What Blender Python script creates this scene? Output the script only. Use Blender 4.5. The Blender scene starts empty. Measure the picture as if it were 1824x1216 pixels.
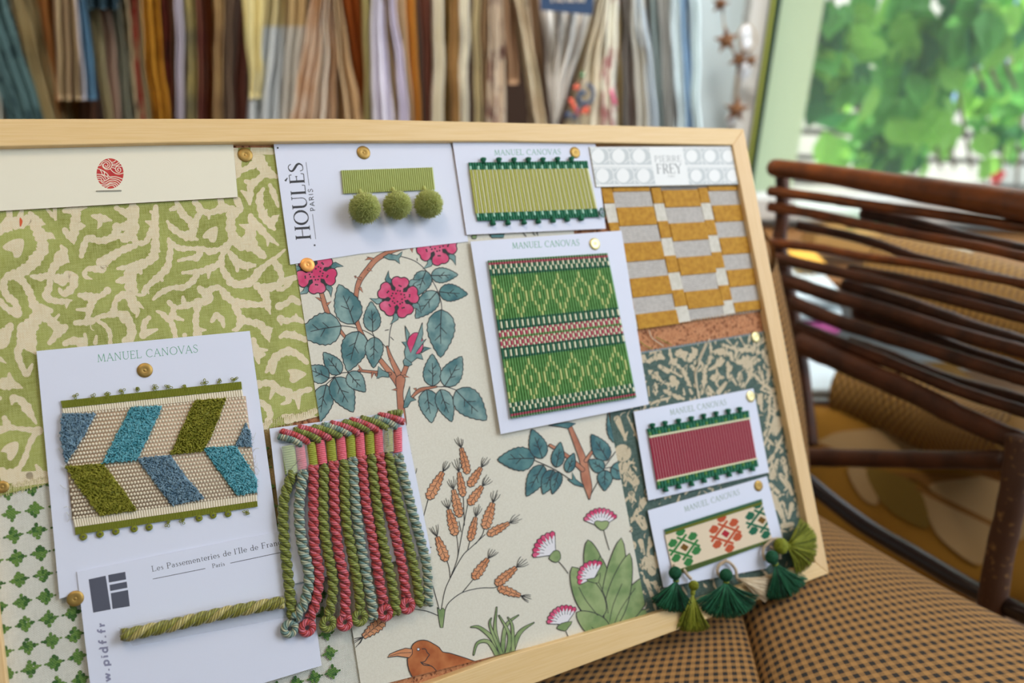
import bpy, bmesh, math, random
import numpy as np
from mathutils import Matrix, Vector
random.seed(7)
sc = bpy.context.scene
COL = sc.collection
PI = math.pi

# ------------------------------------------------------------ camera
FPX, CX, CY = 1400.0, 912.0, 608.0
CAMZ = 1.0
U = np.array([0.0193, 0.8999, 0.4356]); U /= np.linalg.norm(U)      # world up seen from the camera
back = np.array([0, 0, 1.0])
Yc = -(back - (back @ U) * U); Yc /= np.linalg.norm(Yc)
Xc = np.cross(Yc, U)
M3 = np.array([Xc, Yc, U])                                          # camera axes -> world axes
C0 = np.array([0, 0, CAMZ])
cam_d = bpy.data.cameras.new('camera'); cam = bpy.data.objects.new('camera', cam_d); COL.objects.link(cam)
cam_d.sensor_width = 36; cam_d.sensor_fit = 'HORIZONTAL'; cam_d.lens = 36 * FPX / 1824
cam_d.clip_start = .01
cam.matrix_world = Matrix([list(M3[i]) + [C0[i]] for i in range(3)] + [[0, 0, 0, 1]])
cam_d.dof.use_dof = True; cam_d.dof.focus_distance = .525; cam_d.dof.aperture_fstop = 27.63 / 7.2
sc.camera = cam

# ------------------------------------------------------------ exposure, world, lights
sc.view_settings.view_transform = 'Standard'; sc.view_settings.look = 'None'
sc.view_settings.exposure = .02; sc.view_settings.gamma = 1; sc.view_settings.use_curve_mapping = False
w = bpy.data.worlds.new('sky'); sc.world = w; w.use_nodes = True
bg = w.node_tree.nodes['Background']; bg.inputs[0].default_value = (.80, .90, 1, 1); bg.inputs[1].default_value = 2.3
def area(name, loc, target, sx, sy, power, col):
    d = bpy.data.lights.new(name, 'AREA'); d.shape = 'RECTANGLE'; d.size = sx; d.size_y = sy; d.energy = power; d.color = col
    o = bpy.data.objects.new(name, d); COL.objects.link(o); o.location = loc
    o.rotation_euler = (Vector(target) - Vector(loc)).to_track_quat('-Z', 'Y').to_euler(); return o
sd = bpy.data.lights.new('sun', 'SUN'); sd.energy = 10.0; sd.angle = .01; sd.color = (1, .95, .85)
so = bpy.data.objects.new('sun', sd); COL.objects.link(so); so.rotation_euler = Vector((.45, .25, -.86)).to_track_quat('-Z', 'Y').to_euler()
area('daylight_from_right_window', (1.35, .25, 1.85), (0, .65, .85), .8, .8, 15.5, (.84, .91, 1))
for lx, pw in ((-.75, 4.5), (.15, 7.5)): area('added_fill_over_the_rack', (lx, .95, 2.4), (lx, 1.62, .95), .3, .3, pw, (1, .98, .95)).data.spread = math.radians(62)  # unseen fill lights, added to brighten the hanging fabrics and miss the board
area('daylight_from_back_window', (1.35, 1.50, 1.45), (.3, .3, .6), 1.1, 1.2, 4, (.86, .94, 1))
area('ceiling_lamp', (-.25, .15, 2.1), (-.1, .6, .8), .4, .4, 5.5, (1, .80, .60))

# ------------------------------------------------------------ where the board stands
BRc = np.array([.28938, -.21153, -.71704]); TRc = np.array([.21981, .20172, -.74513])
nb = np.array([.41892, .13159, .89844]); nb /= np.linalg.norm(nb)
ey = TRc - BRc; ey -= (ey @ nb) * nb; ey /= np.linalg.norm(ey); ex = np.cross(ey, nb)
Rb = M3 @ np.array([ex, ey, nb]).T
Ob = M3 @ BRc + C0
FB = Matrix([list(Rb[i]) + [Ob[i]] for i in range(3)] + [[0, 0, 0, 1]])
FW = Matrix.Identity(4)
def ray(px, py): return M3 @ np.array([(px - CX) / FPX, -(py - CY) / FPX, -1.0])
nW = M3 @ nb
def L(px, py, h=0.0):
    "point of the board plane (board coordinates) at height h above the frame's face"
    r = ray(px, py); t = (h + (Ob - C0) @ nW) / (r @ nW)
    q = Rb.T @ (C0 + r * t - Ob); return (q[0], q[1], h)
def Wy(px, py, Y): r = ray(px, py); return C0 + r * (Y / r[1])
def Wd(px, py, d): return C0 + ray(px, py) * d
def Wz(px, py, z): r = ray(px, py); return C0 + r * ((z - CAMZ) / r[2])
def Wx(px, py, X): r = ray(px, py); return C0 + r * (X / r[0])

# ------------------------------------------------------------ materials
def lin(c): return tuple(((v / 255 / 12.92) if v / 255 <= .04045 else ((v / 255 + .055) / 1.055) ** 2.4) for v in c) + (1,)
MATS = {}
def nt(name):
    m = bpy.data.materials.new(name); m.use_nodes = True; t = m.node_tree
    return m, t, t.nodes['Principled BSDF'], (lambda k: t.nodes.new(k)), t.links.new
def mat(name, c, rough=.7, c2=None, nscale=60, ndet=3, bump=0, bscale=900, metal=0, spec=.3, sheen=0, trans=0, kind='noise', contrast=None, stretch=None):
    if name in MATS: return MATS[name]
    m, t, b, N, K = nt(name)
    b.inputs['Base Color'].default_value = lin(c); b.inputs['Roughness'].default_value = rough
    b.inputs['Metallic'].default_value = metal; b.inputs['Specular IOR Level'].default_value = spec
    if sheen: b.inputs['Sheen Weight'].default_value = sheen; b.inputs['Sheen Roughness'].default_value = .4
    co = N('ShaderNodeTexCoord'); mp = N('ShaderNodeMapping'); K(co.outputs['Object'], mp.inputs[0])
    if stretch: mp.inputs['Scale'].default_value = stretch
    if c2:
        n = N('ShaderNodeTexNoise'); n.inputs['Scale'].default_value = nscale; n.inputs['Detail'].default_value = ndet; K(mp.outputs[0], n.inputs[0])
        r = N('ShaderNodeValToRGB'); lo, hi = contrast or (.35, .65)
        r.color_ramp.elements[0].position = lo; r.color_ramp.elements[1].position = hi
        r.color_ramp.elements[0].color = lin(c); r.color_ramp.elements[1].color = lin(c2)
        K(n.outputs[0], r.inputs[0]); K(r.outputs[0], b.inputs['Base Color'])
    if bump:
        n = N('ShaderNodeTexNoise'); n.inputs['Scale'].default_value = bscale; n.inputs['Detail'].default_value = 2; K(mp.outputs[0], n.inputs[0])
        bp = N('ShaderNodeBump'); bp.inputs['Strength'].default_value = bump; bp.inputs['Distance'].default_value = .0005
        K(n.outputs[0], bp.inputs['Height']); K(bp.outputs[0], b.inputs['Normal'])
    MATS[name] = m; return m
def math_(N, K, op, a, bb=None, c=None):
    n = N('ShaderNodeMath'); n.operation = op
    for i, v in enumerate((a, bb, c)):
        if v is None: continue
        if isinstance(v, (int, float)): n.inputs[i].default_value = v
        else: K(v, n.inputs[i])
    return n.outputs[0]
def mixc(N, K, f, a, bb):
    n = N('ShaderNodeMix'); n.data_type = 'RGBA'
    if isinstance(f, (int, float)): n.inputs[0].default_value = f
    else: K(f, n.inputs[0])
    for i, v in ((6, a), (7, bb)):
        if isinstance(v, tuple): n.inputs[i].default_value = lin(v) if len(v) == 3 else v
        else: K(v, n.inputs[i])
    return n.outputs[2]
def weave(name, c, c2, per=.00062, var=None, rough=.85, depth=.5, cscale=45, rot=0):
    "plain-woven cloth: threads both ways in object space"
    if name in MATS: return MATS[name]
    m, t, b, N, K = nt(name)
    co = N('ShaderNodeTexCoord'); mp = N('ShaderNodeMapping'); K(co.outputs['Object'], mp.inputs[0]); mp.inputs['Rotation'].default_value = (0, 0, rot)
    nz = N('ShaderNodeTexNoise'); nz.inputs['Scale'].default_value = 160; K(mp.outputs[0], nz.inputs[0])
    s = N('ShaderNodeSeparateXYZ'); K(mp.outputs[0], s.inputs[0])
    k = 2 * PI / per
    jx = math_(N, K, 'MULTIPLY', nz.outputs[0], 7.0)
    sx = math_(N, K, 'SINE', math_(N, K, 'ADD', math_(N, K, 'MULTIPLY', s.outputs[0], k), jx))
    sy = math_(N, K, 'SINE', math_(N, K, 'ADD', math_(N, K, 'MULTIPLY', s.outputs[1], k), jx))
    p = math_(N, K, 'MULTIPLY', sx, sy)
    v = math_(N, K, 'ADD', math_(N, K, 'MULTIPLY', p, .5), .5)
    st = N('ShaderNodeTexNoise'); st.inputs['Scale'].default_value = cscale; st.inputs['Detail'].default_value = 6; K(mp.outputs[0], st.inputs[0])
    mr = N('ShaderNodeMapRange'); mr.inputs[1].default_value = .36; mr.inputs[2].default_value = .64; K(st.outputs[0], mr.inputs[0])
    base = mixc(N, K, mr.outputs[0], c, var or c); sl = []
    for sc3 in ((1500, 130, 1), (130, 1500, 1)):                          # slubs along warp and weft
        m3 = N('ShaderNodeMapping'); m3.inputs['Scale'].default_value = sc3; K(mp.outputs[0], m3.inputs[0])
        n3 = N('ShaderNodeTexNoise'); n3.inputs['Scale'].default_value = 1; n3.inputs['Detail'].default_value = 1; K(m3.outputs[0], n3.inputs[0]); sl.append(n3.outputs[0])
    slub = N('ShaderNodeMapRange'); slub.inputs[1].default_value = .72; slub.inputs[2].default_value = 1.28; K(math_(N, K, 'ADD', sl[0], sl[1]), slub.inputs[0])
    fac = math_(N, K, 'ADD', math_(N, K, 'MULTIPLY', v, .35), math_(N, K, 'MULTIPLY', slub.outputs[0], .35))
    K(mixc(N, K, fac, base, c2), b.inputs['Base Color'])
    bp = N('ShaderNodeBump'); bp.inputs['Strength'].default_value = depth; bp.inputs['Distance'].default_value = .0002
    K(v, bp.inputs['Height']); K(bp.outputs[0], b.inputs['Normal'])
    b.inputs['Roughness'].default_value = rough; b.inputs['Specular IOR Level'].default_value = .15
    MATS[name] = m; return m
def yarn(name, c, c2, n=5, per=.35, rough=.45, sharp=.5):
    "spun yarn: strands winding along uv.v (mm) round uv.u"
    if name in MATS: return MATS[name]
    m, t, b, N, K = nt(name)
    uv = N('ShaderNodeUVMap'); s = N('ShaderNodeSeparateXYZ'); K(uv.outputs[0], s.inputs[0])
    a = math_(N, K, 'ADD', math_(N, K, 'MULTIPLY', s.outputs[0], 2 * PI * n), math_(N, K, 'MULTIPLY', s.outputs[1], 2 * PI * per))
    v = math_(N, K, 'ADD', math_(N, K, 'MULTIPLY', math_(N, K, 'SINE', a), .5), .5)
    a2 = math_(N, K, 'ADD', math_(N, K, 'MULTIPLY', s.outputs[0], 4 * PI), math_(N, K, 'MULTIPLY', s.outputs[1], 2 * PI * per * .4))
    v2 = math_(N, K, 'ADD', math_(N, K, 'MULTIPLY', math_(N, K, 'SINE', a2), .5), .5)
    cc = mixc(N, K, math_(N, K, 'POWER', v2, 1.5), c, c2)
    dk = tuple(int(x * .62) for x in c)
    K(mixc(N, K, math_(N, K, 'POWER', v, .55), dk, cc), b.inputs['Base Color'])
    bp = N('ShaderNodeBump'); bp.inputs['Strength'].default_value = .7; bp.inputs['Distance'].default_value = .0003
    K(v, bp.inputs['Height']); K(bp.outputs[0], b.inputs['Normal'])
    b.inputs['Roughness'].default_value = rough; b.inputs['Sheen Weight'].default_value = .3; b.inputs['Specular IOR Level'].default_value = .4
    MATS[name] = m; return m

# ------------------------------------------------------------ mesh helpers
class MB:
    def __init__(s): s.V = []; s.F = []; s.M = []; s.UV = []
    def add(s, vs, fs, mi=0, uvs=None):
        o = len(s.V); s.V.extend(vs)
        for k, f in enumerate(fs):
            s.F.append([i + o for i in f]); s.M.append(mi if isinstance(mi, int) else mi[k]); s.UV.append(uvs[k] if uvs else None)
class Node:
    def __init__(s, o, org, fr): s.o = o; s.org = org; s.fr = fr
def tagit(o, label=None, cat=None, group=None, kind=None):
    if label: o['label'] = label
    if cat: o['category'] = cat
    if group: o['group'] = group
    if kind: o['kind'] = kind
def mk(name, mb, mats, parent=None, label=None, cat=None, group=None, kind=None, fr=FB, smooth=False, org=None):
    V = np.array(mb.V, dtype=float)
    if parent is not None: org = parent.org; fr = parent.fr
    elif org is None: org = np.array([(V[:, 0].min() + V[:, 0].max()) / 2, (V[:, 1].min() + V[:, 1].max()) / 2, V[:, 2].min()])
    me = bpy.data.meshes.new(name); me.from_pydata((V - org).tolist(), [], mb.F)
    if not isinstance(mats, (list, tuple)): mats = [mats]
    for m in mats: me.materials.append(m)
    me.polygons.foreach_set('material_index', mb.M)
    if smooth: me.polygons.foreach_set('use_smooth', [True] * len(mb.F))
    if any(u for u in mb.UV):
        uvl = me.uv_layers.new(name='UVMap'); flat = []
        for f, u in zip(mb.F, mb.UV):
            for i in range(len(f)): flat.extend(u[i] if u else (0, 0))
        uvl.data.foreach_set('uv', flat)
    me.update()
    o = bpy.data.objects.new(name, me); COL.objects.link(o)
    if parent is not None: o.parent = parent.o
    else: o.matrix_world = fr @ Matrix.Translation(Vector(org))
    tagit(o, label, cat, group, kind); return Node(o, np.array(org, dtype=float), fr)
def thing(name, label, cat, org, group=None, fr=FB, kind=None):
    o = bpy.data.objects.new(name, None); COL.objects.link(o); o.empty_display_size = .02
    o.matrix_world = fr @ Matrix.Translation(Vector(org)); tagit(o, label, cat, group, kind); return Node(o, np.array(org, dtype=float), fr)

def cat_(pts, n=6, closed=False):
    P = [np.array(p, dtype=float) for p in pts]; m = len(P)
    if m < 3 and not closed: return P
    out = []; rng = range(m) if closed else range(m - 1)
    for i in rng:
        if closed: a, b_, c, d = P[i - 1], P[i], P[(i + 1) % m], P[(i + 2) % m]
        else: a, b_, c, d = P[max(i - 1, 0)], P[i], P[i + 1], P[min(i + 2, m - 1)]
        for k in range(n):
            t = k / n; out.append(.5 * (2 * b_ + (c - a) * t + (2 * a - 5 * b_ + 4 * c - d) * t * t + (3 * b_ - a - 3 * c + d) * t ** 3))
    if not closed: out.append(P[-1])
    return out
def frames(P):
    P = [np.array(p, dtype=float) for p in P]; n = len(P); T = []
    for i in range(n):
        t = P[min(i + 1, n - 1)] - P[max(i - 1, 0)]; T.append(t / (np.linalg.norm(t) + 1e-12))
    up = np.array([0, 0, 1.0]) if abs(T[0][2]) < .9 else np.array([1.0, 0, 0])
    a = np.cross(T[0], up); a /= np.linalg.norm(a); A = [a]
    for i in range(1, n):
        a = A[-1] - (A[-1] @ T[i]) * T[i]; a /= (np.linalg.norm(a) + 1e-12); A.append(a)
    return P, T, A, [np.cross(T[i], A[i]) for i in range(n)]
def tube(mb, P, r, seg=8, mi=0, cap=True, uvscale=1000):
    P, T, A, B = frames(P); n = len(P)
    rr = [r] * n if isinstance(r, (int, float)) else list(r)
    vs = []; s = 0; S = [0]
    for i in range(1, n): s += np.linalg.norm(P[i] - P[i - 1]); S.append(s)
    for i in range(n):
        for k in range(seg):
            a = 2 * PI * k / seg; vs.append(tuple(P[i] + rr[i] * (math.cos(a) * A[i] + math.sin(a) * B[i])))
    fs = []; uv = []
    for i in range(n - 1):
        for k in range(seg):
            k2 = (k + 1) % seg; fs.append([i * seg + k, i * seg + k2, (i + 1) * seg + k2, (i + 1) * seg + k])
            uv.append([(k / seg, S[i] * uvscale), ((k + 1) / seg, S[i] * uvscale), ((k + 1) / seg, S[i + 1] * uvscale), (k / seg, S[i + 1] * uvscale)])
    if cap:
        fs.append(list(range(seg))[::-1]); uv.append([(0, 0)] * seg)
        fs.append([(n - 1) * seg + k for k in range(seg)]); uv.append([(0, S[-1] * uvscale)] * seg)
    mb.add(vs, fs, mi, uv)
def box(mb, c, s, mi=0):
    x, y, z = c; a, b_, d = s[0] / 2, s[1] / 2, s[2] / 2
    v = [(x + i * a, y + j * b_, z + k * d) for i in (-1, 1) for j in (-1, 1) for k in (-1, 1)]
    mb.add(v, [[0, 1, 3, 2], [4, 6, 7, 5], [0, 4, 5, 1], [2, 3, 7, 6], [0, 2, 6, 4], [1, 5, 7, 3]], mi)
def slab(mb, pts, h0, h1, mi=0, bev=0):
    "prism over a list of (x,y) with top at h1"
    n = len(pts)
    v = [(p[0], p[1], h0) for p in pts] + [(p[0], p[1], h1) for p in pts]
    fs = [list(range(n))[::-1], [n + i for i in range(n)]] + [[i, (i + 1) % n, n + (i + 1) % n, n + i] for i in range(n)]
    mb.add(v, fs, mi)
def ccw(p):
    a = sum(p[i - 1][0] * p[i][1] - p[i][0] * p[i - 1][1] for i in range(len(p)))
    return list(p) if a > 0 else list(p)[::-1]
def ellipsoid(mb, c, r, seg=10, ring=6, mi=0, axes=None):
    vs = []; fs = []; c = np.array(c, dtype=float); A = np.eye(3) if axes is None else np.array(axes)
    for i in range(ring + 1):
        th = PI * i / ring
        for k in range(seg):
            ph = 2 * PI * k / seg
            vs.append(tuple(c + A.T @ np.array([r[0] * math.sin(th) * math.cos(ph), r[1] * math.sin(th) * math.sin(ph), r[2] * math.cos(th)])))
    for i in range(ring):
        for k in range(seg): fs.append([i * seg + k, (i + 1) * seg + k, (i + 1) * seg + (k + 1) % seg, i * seg + (k + 1) % seg])
    mb.add(vs, fs, mi)

# ------------------------------------------------------------ flat printing on a sheet, mapped on to the board plane
def Z(x0, y0, s): return lambda p: (x0 + p[0] / s, y0 + p[1] / s) + tuple(q / s for q in p[2:])
def clipconv(poly, clip):
    out = poly
    for i in range(len(clip)):
        a, b_ = clip[i], clip[(i + 1) % len(clip)]; inp = out; out = []
        if not inp: return []
        sd_ = lambda p: (b_[0] - a[0]) * (p[1] - a[1]) - (b_[1] - a[1]) * (p[0] - a[0])
        for j in range(len(inp)):
            p, q = inp[j - 1], inp[j]; dp, dq = sd_(p), sd_(q)
            if dp >= 0 and dq >= 0: out.append(q)
            elif (dp >= 0) != (dq >= 0):
                t = dp / (dp - dq); x = (p[0] + (q[0] - p[0]) * t, p[1] + (q[1] - p[1]) * t); out.append(x)
                if dq >= 0: out.append(q)
    return out
class Art:
    def __init__(s, mb, h, clip=None, z=None, step=5e-7):
        s.mb = mb; s.h = h; s.clip = None; s.z = z or (lambda p: p); s.step = step
        if clip:
            c = [(p[0], -p[1]) for p in clip]; s.clip = ccw(c)
    def face(s, pts, mi):
        p = [(q[0], -q[1]) for q in pts]
        if s.clip:
            p = clipconv(p, s.clip)
            if len(p) < 3: return
        if abs(sum(p[i - 1][0] * p[i][1] - p[i][0] * p[i - 1][1] for i in range(len(p)))) < 1e-3: return
        p = ccw(p); v = [L(q[0], -q[1], s.h) for q in p]; s.mb.add(v, [list(range(len(v)))], mi)
    def poly(s, pts, mi, smooth=0, out=None, ow=1.3):
        q = [s.z(p)[:2] for p in pts]
        if smooth: q = [tuple(a) for a in cat_(q, smooth, True)]
        s.h += s.step; s.face(q, mi)
        if out is not None: s.line([(a[0], a[1], ow) for a in q] + [(q[0][0], q[0][1], ow)], out, 0, raw=True)
    def line(s, pts, mi, smooth=4, raw=False, out=None, ow=1.2, caps=True, w=None):
        q = [tuple(p) if raw else s.z(p if len(p) > 2 else (p[0], p[1], w)) for p in pts]
        if smooth: q = [tuple(a) for a in cat_(q, smooth)]
        if out is not None: s.ribbon([(a[0], a[1], a[2] + 2 * ow) for a in q], out, caps)
        s.ribbon(q, mi, caps)
    def ribbon(s, q, mi, caps):
        n = len(q); Lf, Rt = [], []
        for i in range(n):
            a, b_ = q[max(i - 1, 0)], q[min(i + 1, n - 1)]; dx, dy = b_[0] - a[0], b_[1] - a[1]; l = math.hypot(dx, dy) + 1e-9
            nx, ny = -dy / l, dx / l; hw = q[i][2] / 2
            Lf.append((q[i][0] + nx * hw, q[i][1] + ny * hw)); Rt.append((q[i][0] - nx * hw, q[i][1] - ny * hw))
        s.h += s.step
        wide = max(p[2] for p in q) > 6; h0 = s.h
        for i in range(n - 1): s.h = h0 + (4e-7 * (i % 5) if wide else 0); s.face([Lf[i], Lf[i + 1], Rt[i + 1], Rt[i]], mi)
        s.h = h0 + (2e-6 if wide else 0)
        if caps:
            for i in (0, n - 1):
                if q[i][2] > 1.9: s.disc(q[i][0], q[i][1], q[i][2] / 2, mi)
    def disc(s, x, y, r, mi, ry=None, n=14, rot=0):
        ry = ry or r; c_, s_ = math.cos(rot), math.sin(rot); pts = []
        for k in range(n):
            a = 2 * PI * k / n; u, v = r * math.cos(a), ry * math.sin(a); pts.append((x + u * c_ - v * s_, y + u * s_ + v * c_))
        s.h += s.step; s.face(pts, mi)
CORK = -.0075
def sheet(mb, px, h, th=.0004, mi=0):
    "paper or card with its corners (pixel) standing th thick, face at h"
    slab(mb, ccw([L(p[0], p[1], h)[:2] for p in px]), h - th, h, mi)
def bil(q, s, t): # q: TL,TR,BR,BL
    q = [np.array(a, dtype=float) for a in q]
    return (q[0] * (1 - s) + q[1] * s) * (1 - t) + (q[3] * (1 - s) + q[2] * s) * t

# ------------------------------------------------------------ lettering (drawn strokes, thick K and thin k)
def arcp(cx, cy, rx, ry, a0, a1, wf, n=12):
    out = []
    for i in range(n + 1):
        a = math.radians(a0 + (a1 - a0) * i / n); out.append((cx + rx * math.cos(a), cy + ry * math.sin(a), wf(a)))
    return out
def glyph(ch, K, k, serif=True):
    s = []; W = .7; cw = lambda a: k + (K - k) * abs(math.cos(a)) ** 1.5
    def ln(x0, y0, x1, y1, w): s.append([(x0, y0, w), (x1, y1, w)])
    def sf(x, y, l=.13):
        if serif: ln(x - l, y, x + l, y, k)
    if ch == 'H': ln(.13, 0, .13, 1, K); ln(.67, 0, .67, 1, K); ln(.13, .52, .67, .52, k); [sf(x, y) for x in (.13, .67) for y in (0, 1)]; W = .8
    elif ch == 'O' or ch == 'o' or ch == 'Q':
        if ch == 'o': s.append(arcp(.24, .31, .19, .3, 0, 360, cw)); W = .48
        else: s.append(arcp(.45, .5, .38, .5, 0, 360, cw, 20)); W = .9
    elif ch == 'U': ln(.13, 1, .13, .32, K); s.append(arcp(.39, .32, .26, .32, 180, 360, lambda a: k + (K - k) * max(0, -math.cos(a)))); ln(.65, .32, .65, 1, k); sf(.13, 1); sf(.65, 1, .1); W = .78
    elif ch == 'L': ln(.13, 0, .13, 1, K); sf(.13, 1); ln(.03, 0, .55, 0, k); ln(.55, 0, .57, .2, k); W = .62
    elif ch in 'EÈF':
        ln(.13, 0, .13, 1, K); ln(.03, 1, .53, 1, k); ln(.53, 1, .54, .84, k); ln(.13, .52, .43, .52, k); ln(.43, .6, .43, .44, k)
        if ch == 'F': sf(.13, 0)
        else: ln(.03, 0, .56, 0, k); ln(.56, 0, .59, .2, k)
        if ch == 'È': s.append([(.2, 1.32, K * .9), (.38, 1.14, k)])
        W = .62
    elif ch == 'S': s.append(cat_([(.5, .8, k), (.42, .96, k), (.27, 1, k), (.12, .9, K * .6), (.1, .74, K * .8), (.25, .57, K), (.42, .42, K), (.5, .25, K * .8), (.42, .06, K * .5), (.27, 0, k), (.12, .04, k), (.07, .22, k)], 4)); W = .58
    elif ch == 's': s.append(cat_([(.3, .48, k), (.2, .6, k), (.08, .5, K * .7), (.18, .34, K), (.3, .2, K), (.26, .05, K * .6), (.15, 0, k), (.05, .12, k)], 3)); W = .37
    elif ch == 'M': ln(.12, 0, .18, 1, k); ln(.18, 1, .46, .04, K); ln(.46, .04, .76, 1, k); ln(.76, 1, .83, 0, K); sf(.12, 0, .09); sf(.83, 0, .1); W = .97
    elif ch == 'A': ln(.07, 0, .38, 1, k); ln(.38, 1, .7, 0, K); ln(.18, .36, .58, .36, k); sf(.07, 0, .09); sf(.7, 0, .1); W = .78
    elif ch == 'N': ln(.13, 0, .13, 1, k); ln(.13, 1, .69, 0, K); ln(.69, 0, .69, 1, k); sf(.13, 0, .1); sf(.69, 1, .1); W = .84
    elif ch == 'C': s.append(arcp(.45, .5, .38, .5, 48, 312, cw, 16)); ln(.7, .87, .71, .7, k); W = .8
    elif ch == 'V': ln(.05, 1, .36, 0, K); ln(.36, 0, .66, 1, k); sf(.05, 1, .1); sf(.66, 1, .09); W = .72
    elif ch == 'Y': ln(.05, 1, .35, .48, K); ln(.35, .48, .64, 1, k); ln(.35, .48, .35, 0, K); sf(.35, 0); sf(.05, 1, .1); sf(.64, 1, .09); W = .7
    elif ch == 'P' or ch == 'R':
        ln(.13, 0, .13, 1, K); sf(.13, 0); ln(.03, 1, .32, 1, k); s.append(arcp(.32, .74, .2, .26, 90, -90, cw)); ln(.13, .48, .32, .48, k); W = .6
        if ch == 'R': ln(.3, .48, .62, 0, K); W = .68
    elif ch == 'I': ln(.15, 0, .15, 1, K); sf(.15, 0, .12); sf(.15, 1, .12); W = .32
    elif ch == 'l': ln(.12, 0, .12, 1, K); sf(.12, 0, .11); ln(.03, 1, .12, 1, k); W = .26
    elif ch == 'i': ln(.12, 0, .12, .6, K); sf(.12, 0, .11); ln(.03, .58, .12, .6, k); ln(.12, .78, .12, .92, K * 1.2); W = .26
    elif ch in 'mn':
        ln(.12, 0, .12, .6, K); sf(.12, 0, .09); ln(.02, .58, .12, .6, k)
        for j in range(2 if ch == 'm' else 1):
            x = .12 + .3 * j; s.append([(x, .42, k), (x + .1, .57, k), (x + .2, .57, K * .8), (x + .3, .42, K), (x + .3, 0, K)]); sf(x + .3, 0, .09)
        W = .84 if ch == 'm' else .54
    elif ch == 'r': ln(.12, 0, .12, .6, K); sf(.12, 0, .1); ln(.02, .58, .12, .6, k); s.append([(.12, .4, k), (.22, .57, k), (.32, .56, K)]); W = .36
    elif ch == 't': s.append([(.15, .78, k), (.15, .12, K), (.22, .01, k), (.31, .06, k)]); ln(.04, .58, .3, .58, k); W = .33
    elif ch == 'e': s.append(arcp(.25, .3, .19, .3, 0, 320, cw)); ln(.06, .3, .44, .3, k); W = .47
    elif ch == 'c': s.append(arcp(.25, .3, .19, .3, 45, 315, cw)); W = .43
    elif ch == 'a': s.append([(.08, .46, K * .7), (.15, .58, k), (.27, .58, K * .6), (.33, .46, K), (.33, .06, K), (.42, .02, k)]); s.append(arcp(.2, .17, .14, .17, 60, 320, cw)); W = .46
    elif ch == 'd': s.append(arcp(.23, .3, .18, .3, 0, 360, cw)); ln(.4, 0, .4, 1, K); ln(.31, 1, .4, 1, k); ln(.4, 0, .48, 0, k); W = .53
    elif ch == "'": ln(.1, 1, .06, .8, K * .8); W = .17
    elif ch == 'p': s.append(arcp(.3, .3, .18, .3, 0, 360, cw)); ln(.12, -.3, .12, .6, K); W = .54
    elif ch == 'f': s.append([(.36, .98, K), (.24, 1, K), (.16, .85, K), (.16, 0, K)]); ln(.03, .57, .34, .57, K); W = .36
    elif ch == 'w': ln(.03, .6, .18, 0, K); ln(.18, 0, .32, .6, K); ln(.32, .6, .46, 0, K); ln(.46, 0, .61, .6, K); W = .66
    elif ch == '.': ln(.1, 0, .1, .17, max(K, .17)); W = .22
    elif ch == ' ': W = .34
    return W, s
def text(art, t, p0, p1, up, mi, K=.1, k=.04, sp=.06, serif=True):
    "letters between two points of the sheet, up = cap-height vector"
    gs = [glyph(c, K, k, serif) for c in t]; tot = sum(g[0] + sp for g in gs) - sp
    ax = ((p1[0] - p0[0]) / tot, (p1[1] - p0[1]) / tot); cap = math.hypot(*up); x = 0
    for W, ss in gs:
        for st in ss:
            q = [(p0[0] + ax[0] * (x + a[0]) + up[0] * a[1], p0[1] + ax[1] * (x + a[0]) + up[1] * a[1], a[2] * cap) for a in st]
            art.line(q, mi, 0, raw=True, caps=False)
        x += W + sp

# ------------------------------------------------------------ cork board in its pine frame
wood = mat('pine', (226, 190, 132), .45, (232, 199, 146), 20, 6, .08, 220, stretch=(1.5, 45, 10), spec=.4)
woodv = mat('pine_upright', (224, 186, 132), .45, (230, 195, 144), 20, 6, .08, 220, stretch=(45, 1.5, 10), spec=.4)
m_cork, t_, b_, N_, K_ = nt('cork')
co_ = N_('ShaderNodeTexCoord'); vo = N_('ShaderNodeTexVoronoi'); vo.inputs['Scale'].default_value = 620; K_(co_.outputs['Object'], vo.inputs[0])
no_ = N_('ShaderNodeTexNoise'); no_.inputs['Scale'].default_value = 420; no_.inputs['Detail'].default_value = 5; K_(co_.outputs['Object'], no_.inputs[0])
cA = mixc(N_, K_, vo.outputs['Color'], (176, 112, 72), (205, 146, 104)); rr_ = N_('ShaderNodeValToRGB'); rr_.color_ramp.elements[0].position = .36; rr_.color_ramp.elements[1].position = .46
K_(no_.outputs[0], rr_.inputs[0]); K_(mixc(N_, K_, rr_.outputs[0], (118, 66, 40), cA), b_.inputs['Base Color']); b_.inputs['Roughness'].default_value = .9
bp_ = N_('ShaderNodeBump'); bp_.inputs['Strength'].default_value = .4; bp_.inputs['Distance'].default_value = .0005; K_(no_.outputs[0], bp_.inputs['Height']); K_(bp_.outputs[0], b_.inputs['Normal'])

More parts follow.
